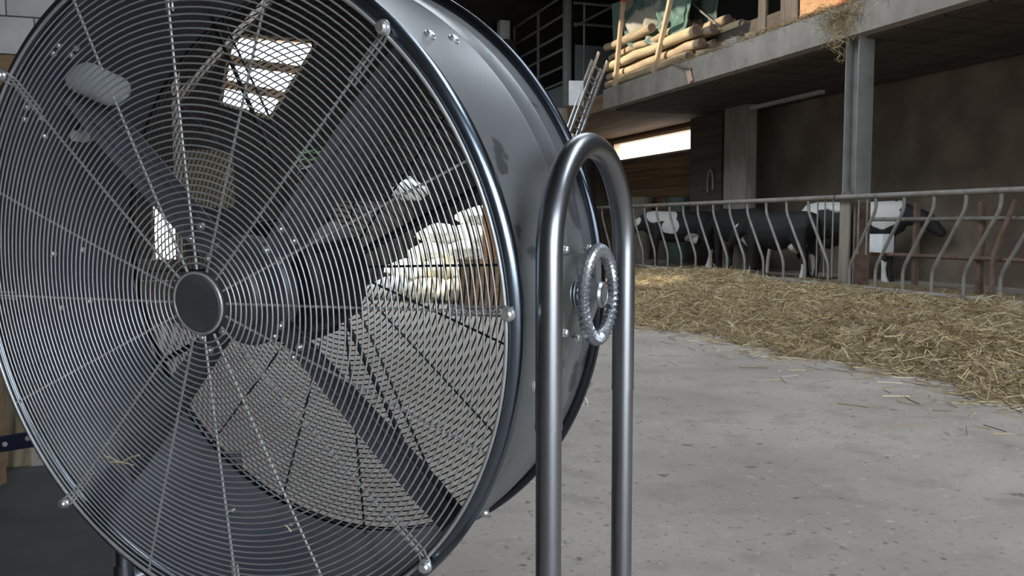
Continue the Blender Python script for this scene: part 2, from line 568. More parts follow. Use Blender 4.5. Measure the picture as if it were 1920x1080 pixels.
# skylight frame and cross battens
sk = thing('window_2', tuple(sum(hole, Vector()) / 4), 'bright high opening with two cross battens in the end wall', 'skylight')
sk['kind'] = 'structure'
h0, h1, h2, h3 = hole
for a, b in ((h0, h1), (h1, h2), (h2, h3), (h3, h0)):
    MB().bar(a + Y * 0.02, b + Y * 0.02, 0.26, 0.10, up=Y.cross(b - a)).build('frame_board', M_stake, sk)
for t in (0.36, 0.70):
    MB().bar(h0.lerp(h3, t) + Y * 0.1, h1.lerp(h2, t) + Y * 0.1, 0.06, 0.24).build('batten', M_stake, sk)

# purlins and a truss
for i, xx in enumerate((-1.0, 2.4, 4.6, 6.8)):
    mb = MB()
    mb.bar((xx, YR0, roof_z(xx) - 0.09), (xx, YB, roof_z(xx) - 0.09), 0.1, 0.16)
    mb.build('purlin', M_darkwood, roof)

# ================================================================== STEEL POST AND FEED FENCE
post_y = on_x(1607, 300, FX + 0.2).y
pr = thing('support_post', (FX + 0.2, post_y, 0), 'grey steel support post holding up the concrete loft slab', 'post')
mb = MB()
mb.box((FX + 0.2, post_y - 0.125, LOFT0 / 2), (0.25, 0.018, LOFT0))
mb.build('flange', M_steel, pr, bevel=0.003)
mb = MB()
mb.box((FX + 0.2, post_y + 0.125, LOFT0 / 2), (0.25, 0.018, LOFT0))
mb.build('flange', M_steel, pr, bevel=0.003)
mb = MB()
mb.box((FX + 0.2, post_y, LOFT0 / 2), (0.014, 0.232, LOFT0))
mb.build('web', M_steel, pr)
mb = MB()
mb.box((FX + 0.05, post_y + 0.02, 0.64), (0.03, 0.20, 1.26))
tag(mb.build('side_board', M_greytimber, pr, bevel=0.004), 'weathered board clamped to the post')
mb = MB()
mb.box((FX + 0.2, post_y - 0.142, 0.62), (0.24, 0.012, 1.24))
tag(mb.build('rust_plate', M_rust, pr), 'rusty brown plate at the foot of the post')
mb = MB()
for k in range(5):
    mb.ring((FX + 0.09, post_y + 0.02 * k - 0.02, 1.30 + 0.012 * k), X, Z, 0.06 + 0.004 * k, 0.008, 20, 6)
tag(mb.build('wire_tie', M_greytimber, pr), 'twisted wire tying the fence rail to the post')

ZT, ZBm = 1.31, 0.11


def fence(name, label, y0, y1, bars, lean, thin):
    root = thing(name, (FX, (y0 + y1) / 2, 0), label, 'fence', 'feed fence panels')
    MB().tube([(FX, y0, ZT), (FX, y1, ZT)], 0.036, 14).build('top_rail', M_galv, root)
    MB().tube([(FX, y0, ZBm), (FX, y1, ZBm)], 0.034, 14).build('bottom_rail', M_galv, root)
    first = None
    for yt in bars:
        if first is None:
            pts = []
            H = ZT - ZBm
            yb = yt + lean
            z1, z2 = ZT - 0.15 * H, ZBm + 0.24 * H
            key = [Vector((FX, yt, ZT)), Vector((FX, yt, z1)), Vector((FX, yb, z2)), Vector((FX, yb, ZBm - 0.02))]
            pts = [key[0]]
            for q in (1, 2):
                a, b, c = key[q - 1], key[q], key[q + 1]
                p = b + (a - b).normalized() * 0.09
                s = b + (c - b).normalized() * 0.09
                for t in (0, 0.25, 0.5, 0.75, 1):
                    pts.append(p * (1 - t) ** 2 + b * 2 * t * (1 - t) + s * t * t)
            pts.append(key[3])
            first = MB().tube(pts, 0.0215, 10).build('bar', M_galv, root, origin=(FX, yt, ZBm))
            fy = yt
        else:
            copy_part(first, root, (0, yt - fy, 0))
    for yt in thin:
        MB().tube([(FX, yt, ZT), (FX, yt, ZBm + 0.1 if yt > post_y else 0.55)], 0.011, 8).build('thin_bar', M_galv, root)
    # a short sleeve bracket at each end
    for yy in (y0 + 0.04, y1 - 0.04):
        MB().tube([(FX, yy - 0.05, ZBm), (FX, yy + 0.05, ZBm)], 0.046, 12).build('sleeve', M_rust, root)
    return root


ys_l = [on_x(p, 380, FX).y for p in (1129, 1158, 1180, 1203, 1224, 1247, 1270, 1294, 1320, 1348, 1378, 1409, 1442, 1477, 1516)]
ys_l = list(np.linspace(ys_l[0], ys_l[-1], 15))
ys_r = [on_x(p, 370, FX).y for p in (1643, 1696, 1752, 1812, 1878, 1954, 2040)]
fence('feed_fence', 'tubular feed fence with bars leaning left, in front of the cows', post_y + 0.18, 18.3, ys_l, -0.47, [on_x(p, 400, FX).y for p in (1533, 1547, 1562)])
fence('feed_fence', 'tubular feed fence with bars leaning right, right of the steel post', 5.2, post_y + 0.14, ys_r, 0.47, [on_x(p, 400, FX).y for p in (1610, 1626)])

# ================================================================== THE FAN
fC = Vector((-0.543, 1.585, -0.137))
fyaw, ftilt = 0.437, 0.109
fn_l = Vector((math.sin(fyaw) * math.cos(ftilt), math.cos(fyaw) * math.cos(ftilt), math.sin(ftilt)))
fh_l = Vector((math.cos(fyaw), -math.sin(fyaw), 0))


def lrot(v):
    return level(*v) - Vector((0, 0, CAM_H))


N = lrot(fn_l).normalized()
H = lrot(fh_l).normalized()
V = H.cross(N).normalized()
O = level(*fC)
FR, FL = 0.62, 0.37
DR = 0.603


def F(x, y, z):
    return O + H * x + N * y + V * z


def Fp(r, ang, y):
    a = math.radians(ang)
    return F(r * math.cos(a), y, r * math.sin(a))


fan = thing('drum_fan', (O.x + N.x * 0.18, O.y + N.y * 0.18, 0), 'large black drum fan with round wire guards on a tube stand', 'fan')
mb = MB()
prof = [(0.0, DR), (0.05, DR), (0.235, DR), (0.239, DR + 0.0018), (0.243, DR), (0.302, DR), (0.306, DR + 0.002), (0.310, DR), (FL, DR),
        (FL, DR - 0.004), (0.0, DR - 0.004)]
mb.lathe(O, N, H, V, prof, 160, closed=True)
drum = mb.build('drum', M_fan, fan, angle=30)
# inner lining
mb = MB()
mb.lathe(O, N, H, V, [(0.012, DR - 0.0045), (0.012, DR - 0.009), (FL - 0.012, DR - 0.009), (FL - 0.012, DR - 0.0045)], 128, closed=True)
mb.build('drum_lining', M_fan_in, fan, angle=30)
MB().ring(O, H, V, FR - 0.0155, 0.0155, 200, 16).build('front_rim', M_rim, fan, angle=180)
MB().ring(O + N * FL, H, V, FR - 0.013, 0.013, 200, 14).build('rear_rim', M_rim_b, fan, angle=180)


def bolt(c, ax, r=0.012, h=0.012, name='bolt', parent=None, m=None, dome=True):
    ax = Vector(ax).normalized()
    e1 = ax.cross(Z if abs(ax.z) < 0.9 else X).normalized()
    e2 = ax.cross(e1)
    prof = [(-0.006, r * 0.55), (0.0, r * 0.55), (0.0, r * 1.25), (0.003, r * 1.25), (0.003, r), (h * 0.75, r), (h, r * 0.72), (h, 0.0001)]
    return MB().lathe(c, ax, e1, e2, prof, 14).build(name, m or M_chrome, parent, angle=35)


# --- front guard
G0, G1 = -0.018, -0.026
RG = 0.597


def gy(r):          # slight dome of the guard
    return G1 + (G0 - G1) * min(1, max(0, r / RG)) ** 2


guard = MB().ring(O + N * gy(RG), H, V, RG, 0.0034, 180, 8).build('front_guard', M_wire, fan, angle=180)
NR = 46
r0, r1 = 0.072, 0.583
for i in range(NR):
    r = r0 + (r1 - r0) * i / (NR - 1)
    MB().ring(O + N * gy(r), H, V, r, 0.00165, 144 if r > 0.3 else 96, 6).build('ring', M_wire, guard, angle=180)
ph = math.degrees(0.012)
for k in range(16):
    a = ph + k * 22.5
    pts = [Fp(r, a, gy(r) + 0.0035) for r in np.linspace(0.060, RG, 10)]
    MB().tube(pts, 0.0024, 8).build('spoke', M_wire, guard)
mb = MB()
mb.lathe(O + N * gy(0), N, H, V, [(0.006, 0.0005), (0.006, 0.054), (-0.002, 0.054), (-0.006, 0.050), (-0.006, 0.0005)], 64)
mb.build('hub_plate', M_hubcap, guard, angle=30)
MB().ring(O + N * (gy(0) - 0.003), H, V, 0.0545, 0.0028, 72, 8).build('hub_plate_ring', M_wire, guard, angle=180)
for k in range(8):
    a = ph + k * 45
    b = bolt(Fp(0.606, a, -0.026), -N, 0.0095, 0.013, 'guard_bolt', guard)
    # hairpin clip that hooks the guard to the rim
    pts = []
    for s, rr in ((1, 0.50), (1, 0.585)):
        pts.append(Fp(rr, a, gy(rr) + 0.006) + (Fp(1, a + 90, 0) - O) * 0.0065)
    for t in range(7):
        th = math.pi * t / 6
        pts.append(Fp(0.600 + 0.010 * math.sin(th), a, -0.022) + (Fp(1, a + 90, 0) - O) * (0.0095 * math.cos(th)))
    for rr in (0.585, 0.50):
        pts.append(Fp(rr, a, gy(rr) + 0.006) - (Fp(1, a + 90, 0) - O) * 0.0065)
    MB().tube(pts, 0.0023, 8).build('hairpin_clip', M_wire, guard)

# --- rear guard
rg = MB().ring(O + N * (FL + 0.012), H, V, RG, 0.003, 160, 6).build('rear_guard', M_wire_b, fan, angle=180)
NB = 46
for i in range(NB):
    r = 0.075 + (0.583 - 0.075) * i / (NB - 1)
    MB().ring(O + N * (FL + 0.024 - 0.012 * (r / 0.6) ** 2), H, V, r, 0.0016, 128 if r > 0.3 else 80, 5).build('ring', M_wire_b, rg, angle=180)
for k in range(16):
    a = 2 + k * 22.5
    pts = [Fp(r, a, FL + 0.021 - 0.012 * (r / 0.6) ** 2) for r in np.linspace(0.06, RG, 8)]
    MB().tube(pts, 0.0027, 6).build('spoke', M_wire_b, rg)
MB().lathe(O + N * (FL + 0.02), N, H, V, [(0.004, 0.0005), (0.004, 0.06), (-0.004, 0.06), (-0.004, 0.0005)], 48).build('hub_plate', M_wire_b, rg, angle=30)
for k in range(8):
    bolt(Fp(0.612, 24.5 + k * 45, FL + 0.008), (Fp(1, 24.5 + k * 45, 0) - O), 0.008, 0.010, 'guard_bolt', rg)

# --- motor, hub, blades
mot = MB().lathe(O, N, H, V, [(0.165, 0.001), (0.165, 0.105), (0.175, 0.118), (0.325, 0.118), (0.34, 0.10), (0.34, 0.001)], 56).build('motor', M_motor, fan, angle=35)
MB().lathe(O, N, H, V, [(0.045, 0.001), (0.045, 0.060), (0.052, 0.068), (0.075, 0.070), (0.085, 0.060), (0.165, 0.056), (0.165, 0.001)], 56).build('end_bell', M_bell, mot, angle=35)
for k in range(10):
    a = k * 36
    MB().bar(Fp(0.122, a, 0.185), Fp(0.122, a, 0.315), 0.012, 0.012).build('cooling_fin', M_motor, mot)
MB().lathe(O, N, H, V, [(0.088, 0.001), (0.088, 0.098), (0.094, 0.105), (0.118, 0.105), (0.124, 0.098), (0.124, 0.001)], 56).build('hub', M_blade, fan, angle=35)
for bi, ang in enumerate((45.5, 135.5, 225.5, 315.5)):
    e = (Fp(1, ang, 0) - O)
    t = (Fp(1, ang + 90, 0) - O)
    mb = MB()
    nu, nw = 16, 9
    rows = []
    for side in (0, 1):
        for iu in range(nu):
            u = iu / (nu - 1)
            r = 0.095 + u * (0.578 - 0.095)
            pitch = math.radians(16 - 8 * u)
            ch = 0.062 + 0.022 * math.sin(min(1.0, u * 1.25) * math.pi * 0.5)
            if u > 0.93:
                ch *= 0.93
            for iw in range(nw):
                w = (iw / (nw - 1) - 0.5)
                cam_ = 0.012 * (1 - (2 * w) ** 2)
                th = 0.0022 * (1 - abs(2 * w) ** 3) + 0.0006
                off = (cam_ + (th if side else -th))
                # chord axis and normal
                c_ax = t * math.cos(pitch) - N * math.sin(pitch)
                n_ax = N * math.cos(pitch) + t * math.sin(pitch)
                rows.append(O + N * 0.108 + e * r + c_ax * (w * ch) + n_ax * off)
    fcs = []
    S = nu * nw
    for iu in range(nu - 1):
        for iw in range(nw - 1):
            a0 = iu * nw + iw
            fcs.append((a0, a0 + 1, a0 + nw + 1, a0 + nw))
            fcs.append((S + a0, S + a0 + nw, S + a0 + nw + 1, S + a0 + 1))
    for iu in range(nu - 1):
        for iw in (0, nw - 1):
            a0 = iu * nw + iw
            fcs.append((a0, a0 + nw, S + a0 + nw, S + a0))
    for iw in range(nw - 1):
        for iu in (0, nu - 1):
            a0 = iu * nw + iw
            fcs.append((a0, a0 + 1, S + a0 + 1, S + a0))
    mb.add(rows, fcs)
    bl = mb.build('blade', M_blade, fan, angle=50)
    # stiffening rib along the blade and root bolts
    pitch = math.radians(12)
    c_ax = t * math.cos(pitch) - N * math.sin(pitch)
    n_ax = -(N * math.cos(pitch) + t * math.sin(pitch))
    for ww, off in ((-0.018, -0.004), (0.016, -0.004)):
        MB().tube([O + N * 0.108 + e * r + n_ax * off + c_ax * ww for r in np.linspace(0.14, 0.56, 8)], 0.0032, 8).build('rib', M_blade, bl)
    for rr, ww in ((0.10, 0.012), (0.155, 0.012), (0.10, -0.02), (0.155, -0.02)):
        bolt(O + N * 0.108 + e * rr + c_ax * ww - (N * 0.014), -N, 0.0065, 0.009, 'root_bolt', bl)
    if bi == 1:
        mb = MB()
        # added pale shape for the sky's reflection on this blade tip
        pv, pf = [], []
        TA = (H * 0.985 - V * 0.17).normalized()
        TB = (V * 0.985 + H * 0.17).normalized()
        nu2, nv2 = 12, 12
        for iu in range(nu2 + 1):
            for iv in range(nv2):
                u = iu / nu2
                a = 2 * math.pi * iv / nv2
                rr = max(0.02, math.sin(math.pi * min(1, max(0, 0.04 + 0.92 * u)))) ** 0.45
                xx = -0.065 + 0.130 * u
                pv.append(F(-0.318, 0.088, 0.403) + TA * xx * 1.28 + (TB * (math.cos(a) * 0.036 + 0.006 * math.sin(6 * u)) - N * (math.sin(a) * 0.014)) * rr)
        for iu in range(nu2):
            for iv in range(nv2):
                iv2 = (iv + 1) % nv2
                pf.append((iu * nv2 + iv, iu * nv2 + iv2, (iu + 1) * nv2 + iv2, (iu + 1) * nv2 + iv))
        pf.append(tuple(range(nv2)))
        pf.append(tuple(nu2 * nv2 + i for i in range(nv2)))
        mb.add(pv, pf)
        tag(mb.build('tip_sheen', M_tip, bl, angle=60), 'pale grey shape for the sky reflection on the upper left blade tip')

# motor struts to the drum, front of the motor hidden behind the blades
for a_ in (24.5, 114.5, 204.5, 294.5):
    MB().tube([Fp(0.10, a_, 0.335), Fp(0.594, a_, 0.345)], 0.005, 10).build('motor_strut', M_motor, fan)
for (y_, a_) in ((0.041, 126.6), (0.081, 126.9), (0.041, 128.7), (0.08, 128.8), (0.151, 174.7), (0.225, 174.8), (0.152, -173.5), (0.227, -173.6),
                 (0.041, 141.9), (0.102, 148.5), (0.081, 144.2), (0.043, 144.5), (0.30, -102), (0.25, -114)):
    bolt(Fp(DR - 0.009, a_, y_), -(Fp(1, a_, 0) - O), 0.0050, 0.006, 'lining_bolt', fan)
# cable connector on the drum wall
cc = Fp(DR - 0.009, 147.8, 0.19)
ci = -(Fp(1, 147.8, 0) - O)
mb = MB().tube([cc + ci * 0.014 + N * 0.0, cc + ci * 0.014 + N * 0.05], 0.013, 14)
conn = mb.build('cable_gland', M_greytimber, fan)
MB().tube([cc + ci * 0.014 - N * 0.012, cc + ci * 0.014 + N * 0.0], 0.015, 14).build('gland_nut', M_white, conn)
MB().tube([cc + ci * 0.014 - N * 0.03, cc + ci * 0.014 - N * 0.018], 0.012, 14).build('gland_nut', M_white, conn)


def near_cyl(px, py, R=DR):
    o = Vector((0, 0, CAM_H))
    d = (at(px, py, 1.0) - o)
    dd = d - N * d.dot(N)
    oo = (o - O) - N * (o - O).dot(N)
    A, B, C_ = dd.dot(dd), 2 * dd.dot(oo), oo.dot(oo) - R * R
    disc = B * B - 4 * A * C_
    if disc < 0:
        disc = 0
    t = (-B - math.sqrt(disc)) / (2 * A)
    p = o + d * t
    rad = (p - O) - N * (p - O).dot(N)
    return p, rad.normalized()


for p in ((805, 67), (850, 75), (940, 86), (1000, 722), (987, 897), (908, 961)):
    c, nn = near_cyl(*p)
    bolt(c, nn, 0.0085, 0.007, 'drum_bolt', fan)
# straw stuck in the front guard
for (pa, pb) in (((195, 855), (226, 868)), ((226, 868), (262, 853)), ((205, 866), (250, 872)), ((534, 985), (546, 997)), ((424, 965), (436, 958))):
    o = Vector((0, 0, CAM_H))

    def gp(q):
        d = at(q[0], q[1], 1.0) - o
        t = ((O - N * 0.024) - o).dot(N) / d.dot(N)
        return o + d * t
    a, b = gp(pa), gp(pb)
    MB().tube([a, (a + b) / 2 + V * 0.003, b], 0.0012, 6).build('caught_straw', M_straws[3], fan)

c, nn = near_cyl(1094, 752, 0.60)
MB().ring(c + N * 0.0, nn, V, 0.010, 0.0016, 20, 6).build('cable_tie', M_white, fan, angle=180)

# --- stand: side yokes of bent tube
fdir = Vector((N.x, N.y, 0)).normalized()
mid = O + N * (FL / 2)
TD, TS, TR = 0.658, 0.179, 0.0205
z_arch = CAM_H - 0.050
for sgn in (1, -1):
    pc = mid + H * (TD * sgn)
    pc.z = 0
    pts = [pc - fdir * TS + Z * 0.648]
    pts.append(pc - fdir * TS + Z * (z_arch - 0.05))
    for k in range(25):
        th = math.pi * (1 - k / 24)
        pts.append(pc + fdir * (TS * math.cos(th)) + Z * (z_arch + TS * 1.0 * math.sin(th)))
    pts.append(pc + fdir * TS + Z * (z_arch - 0.05))
    pts.append(pc + fdir * TS + Z * 0.648)
    yoke = MB().tube(pts, TR, 28).build('yoke', M_tube, fan, angle=60)
    for s2 in (-1, 1):
        lp = pc + fdir * (TS * s2)
        MB().tube([lp + Z * 0.06, lp + Z * 0.650], TR * 0.955, 24).build('yoke_leg', M_tube, yoke)
        MB().tube([lp + Z * 0.642, lp + Z * 0.652], TR * 1.03, 24).build('yoke_joint', M_tube, yoke)
    # foot rail on the floor
    MB().tube([pc - fdir * 0.42 + Z * 0.035, pc - fdir * 0.40 + Z * 0.03, pc + fdir * 0.40 + Z * 0.03, pc + fdir * 0.42 + Z * 0.035], 0.03, 16).build('foot_rail', M_tube, fan)
    for s2 in (-1, 1):
        MB().tube([pc + fdir * (TS * s2) + Z * 0.02, pc + fdir * (TS * s2) + Z * 0.09], 0.025, 20).build('foot_socket', M_tube, yoke)
    # pivot bracket: a welded plate box between drum and tubes
    bc = mid + H * ((DR + 0.014) * sgn)
    MB().box(bc, (0.030, 0.150, 0.130), Matrix((H, fdir, Z)).transposed()).build('pivot_bracket', M_bracket, fan, bevel=0.004)
    for (s2, zz) in ((-1, 0.075), (1, 0.075), (-1, -0.06), (1, -0.06), (0, -0.075)):
        bolt(bc + H * (0.014 * sgn) + fdir * (0.055 * s2) + Z * zz, H * sgn, 0.006, 0.009, 'pivot_bolt', fan)
    pin = MB().tube([bc, mid + H * ((TD + 0.025) * sgn)], 0.014, 18).build('pivot_pin', M_knob, fan)
c1 = mid + H * TD + fdir * 0.40 + Z * -mid.z
for s2 in (-1, 1):
    a = mid + H * TD + fdir * (0.36 * s2)
    b = mid - H * TD + fdir * (0.36 * s2)
    a.z = b.z = 0.032
    MB().tube([a, b], 0.026, 16).build('cross_tube', M_tube, fan)
# tyre-like handwheel with knurled grip
wc = mid + H * 0.672
wr = 0.073
wheel = MB()
segs = 252
nk = 42
verts, faces = [], []
sec = 12
for i in range(segs):
    a = 2 * math.pi * i / segs
    e = fdir * math.cos(a) + Z * math.sin(a)
    for k in range(sec):
        b = 2 * math.pi * k / sec
        ph_ = (i / segs * nk + k / sec * 1.0) % 1.0
        rad = 0.0092 + 0.0040 * (1 - 2 * ph_) * (0.5 + 0.5 * abs(math.cos(b)))
        verts.append(wc + e * (wr + rad * math.cos(b)) + H * (rad * math.sin(b)))
for i in range(segs):
    j = (i + 1) % segs
    for k in range(sec):
        k2 = (k + 1) % sec
        faces.append((i * sec + k, j * sec + k, j * sec + k2, i * sec + k2))
wheel.add(verts, faces)
wo = wheel.build('handwheel', M_knob, fan, angle=22)
for a in (100, 220, 345):
    ar = math.radians(a)
    e = fdir * math.cos(ar) + Z * math.sin(ar)
    MB().bar(wc + e * 0.012, wc + e * 0.070, 0.016, 0.007, up=H).build('wheel_spoke', M_knob, wo, bevel=0.002)
MB().lathe(wc, H, fdir, Z, [(-0.02, 0.018), (-0.005, 0.022), (0.006, 0.022), (0.010, 0.019), (0.006, 0.015), (0.004, 0.0004)], 32).build('wheel_boss', M_knob, wo, angle=30)
MB().lathe(mid + H * 0.640, H, fdir, Z, [(-0.01, 0.001)] + [(-0.01 + 0.003 * i, 0.030 if i % 2 else 0.026) for i in range(9)] + [(0.016, 0.001)], 36).build('clamp_nut', M_knob, fan, angle=30)

# ================================================================== STRAW
def edge_x(y):
    return np.interp(y, [1.0, 3.6, 5.6, 7.5, 10, 13, 18], [4.2, 4.05, 4.0, 3.75, 4.5, 5.4, 6.6]) + 0.10 * np.sin(y * 3.1) + 0.07 * np.sin(y * 7.7 + 1)


LUMPS = [(rng.uniform(4.3, 8.0), rng.uniform(2.5, 17), rng.uniform(0.10, 0.32), rng.uniform(0.02, 0.075)) for _ in range(260)]


def hay_h(x, y):
    e = edge_x(y)
    t = np.clip((x - e) / 1.0, 0, 1)
    base = 0.10 * t ** 1.2 + 0.010 * np.clip(x - e - 1.0, 0, 3)
    b = base * (0.75 + 0.3 * np.sin(x * 2.3 + y * 1.1) + 0.22 * np.sin(y * 2.9 - x * 1.7) + 0.12 * np.sin(x * 7 + 2 * y) * np.sin(y * 6.1))
    b = b * (1 - 0.8 * np.exp(-((x - 8.15) / 0.75) ** 2))
    b = b * np.interp(y, [12.5, 15.5], [1.0, 0.55])
    b = b + 0.17 * np.exp(-(((x - 7.25) / 0.65) ** 2 + ((y - 12.1) / 1.1) ** 2))
    b = b + 0.07 * np.exp(-(((x - 6.0) / 0.8) ** 2 + ((y - 8.2) / 1.2) ** 2))
    b = b + 0.08 * np.exp(-(((x - 6.2) / 0.7) ** 2 + ((y - 5.6) / 1.0) ** 2))
    for (lx, ly, lr, lh) in LUMPS:
        if lx > edge_x(ly) + 0.25:
            b = b + lh * (0.1 if lx > 7.1 else (0.55 if lx > 6.2 else 1.0)) * np.exp(-(((x - lx) / lr) ** 2 + ((y - ly) / lr) ** 2))
    b = b * np.clip((10.0 - x) / 2.0, 0, 1) ** 0.7
    return np.maximum(b, 0) + 0.0


nx, ny = 130, 300
xs = np.linspace(3.4, 10.0, nx)
ysg = np.linspace(1.5, 18.2, ny)
XX, YY = np.meshgrid(xs, ysg)
HH = hay_h(XX, YY) - np.where(XX < edge_x(YY), 0.03, 0.0)
jit = rng.normal(0, 0.012, HH.shape)
HH = HH + jit * (HH > 0.02)
verts = np.stack([XX, YY, HH], -1).reshape(-1, 3)
ii, jj = np.meshgrid(np.arange(ny - 1), np.arange(nx - 1), indexing='ij')
a0 = (ii * nx + jj).ravel()
faces = np.stack([a0, a0 + 1, a0 + nx + 1, a0 + nx], 1)
me = bpy.data.meshes.new('straw_bed')
me.from_pydata(verts.tolist(), [], faces.tolist())
me.polygons.foreach_set('use_smooth', [True] * len(me.polygons))
me.materials.append(M_hay)
bed = bpy.data.objects.new('straw_bed', me)
COL.objects.link(bed)
tag(bed, 'bed of trampled straw along the feed fence', 'straw', kind='stuff')


def strands(name, P, L, W, dirs, mats, weights, curl=0.25):
    """ribbon straws: P (n,3) centres, dirs (n,3) unit"""
    n = len(P)
    side = np.cross(dirs, rng.normal(0, 1, (n, 3)))
    side /= np.linalg.norm(side, axis=1)[:, None]
    bend = np.cross(dirs, side)
    L = L[:, None]
    W = W[:, None]
    a = P - dirs * L / 2
    c = P + dirs * L / 2
    b = P + bend * (L * rng.normal(0, curl * 0.5, (n, 1)))
    b[:, 2] = np.maximum(b[:, 2], 0.004)
    vs_ = np.stack([a - side * W / 2, a + side * W / 2, b - side * W / 2, b + side * W / 2, c - side * W / 2, c + side * W / 2], 1).reshape(-1, 3)
    k = np.arange(n) * 6
    f1 = np.stack([k, k + 1, k + 3, k + 2], 1)
    f2 = np.stack([k + 2, k + 3, k + 5, k + 4], 1)
    fs = np.concatenate([f1, f2], 1).reshape(-1, 4)
    me = bpy.data.meshes.new(name)
    me.vertices.add(len(vs_))
    me.vertices.foreach_set('co', vs_.astype(np.float32).ravel())
    me.loops.add(fs.size)
    me.loops.foreach_set('vertex_index', fs.astype(np.int32).ravel())
    me.polygons.add(len(fs))
    me.polygons.foreach_set('loop_start', np.arange(0, fs.size, 4, dtype=np.int32))
    for m in mats:
        me.materials.append(m)
    mi = rng.choice(len(mats), n, p=weights)
    me.polygons.foreach_set('material_index', np.repeat(mi, 2).astype(np.int32))
    me.update(calc_edges=True)
    me.validate()
    o = bpy.data.objects.new(name, me)
    COL.objects.link(o)
    return o


def rand_dirs(n, zs):
    th = rng.uniform(0, 2 * np.pi, n)
    z = rng.normal(0, zs, n)
    d = np.stack([np.cos(th), np.sin(th), z], 1)
    return d / np.linalg.norm(d, axis=1)[:, None]


n = 60000
y = rng.uniform(2.6, 17.5, n * 2)
y = y[rng.random(n * 2) < np.clip(1.25 - y / 22, 0.3, 1)][:n]
n = len(y)
x = edge_x(y) + np.abs(rng.beta(1.1, 1.3, n)) * (8.6 - edge_x(y)) - 0.06
z = hay_h(x, y) + rng.exponential(0.02, n) * (1 - 0.7 * np.exp(-((x - 8.1) / 0.5) ** 2)) + 0.004
S1 = strands('loose_straw', np.stack([x, y, z], 1), rng.uniform(0.07, 0.24, n), rng.uniform(0.0035, 0.0075, n), rand_dirs(n, 0.38), M_straws, [0.27, 0.33, 0.26, 0.14])
tag(S1, 'loose golden straw stalks heaped before the cows', 'straw', kind='stuff')
n = 900
y = rng.uniform(2.6, 12, n)
x = edge_x(y) - rng.exponential(0.22, n)
S2 = strands('scattered_straw', np.stack([x, y, np.full(n, 0.008)], 1), rng.uniform(0.05, 0.2, n), rng.uniform(0.004, 0.008, n), rand_dirs(n, 0.02), M_straws, [0.3, 0.3, 0.2, 0.2], 0.05)
tag(S2, 'thin scatter of straw stalks on the bare floor', 'straw', kind='stuff')
# straw hanging over the slab edge by the post
n = 650
cpy = on_x(1592, 60, FX).y
s = rng.normal(0, 0.28, n)
zz = LOFT1 - np.abs(rng.normal(0, 0.24, n)) - 0.03
P = np.stack([FX - 0.015 - rng.exponential(0.02, n), cpy + 0.15 + s * np.clip((zz - 3.0) / 0.85, 0.15, 1), zz], 1)
d = rand_dirs(n, 1.2)
S3 = strands('hanging_straw', P, rng.uniform(0.06, 0.2, n), rng.uniform(0.004, 0.008, n), d, M_straws, [0.3, 0.36, 0.22, 0.12])
tag(S3, 'tuft of straw hanging over the slab edge above the post', 'straw', kind='stuff')
n = 3200
y = rng.uniform(8.2, 15.0, n)
P = np.stack([FX + np.abs(rng.normal(0, 0.15, n)), y, LOFT1 + 0.003 + rng.exponential(0.032, n)], 1)
S4 = strands('ledge_straw', P, rng.uniform(0.06, 0.2, n), rng.uniform(0.004, 0.008, n), rand_dirs(n, 0.4), M_straws, [0.3, 0.36, 0.22, 0.12])
tag(S4, 'straw bits lying along the loft slab edge', 'straw', kind='stuff')

# timber baulk lying in the straw
a, b = on_z(1176, 543, 0.10), on_z(1272, 552, 0.10)
mb = MB().bar(a, b, 0.18, 0.14)
tag(mb.build('timber_baulk', M_brownwood, bevel=0.01), 'dark brown timber baulk lying in the straw', 'timber')

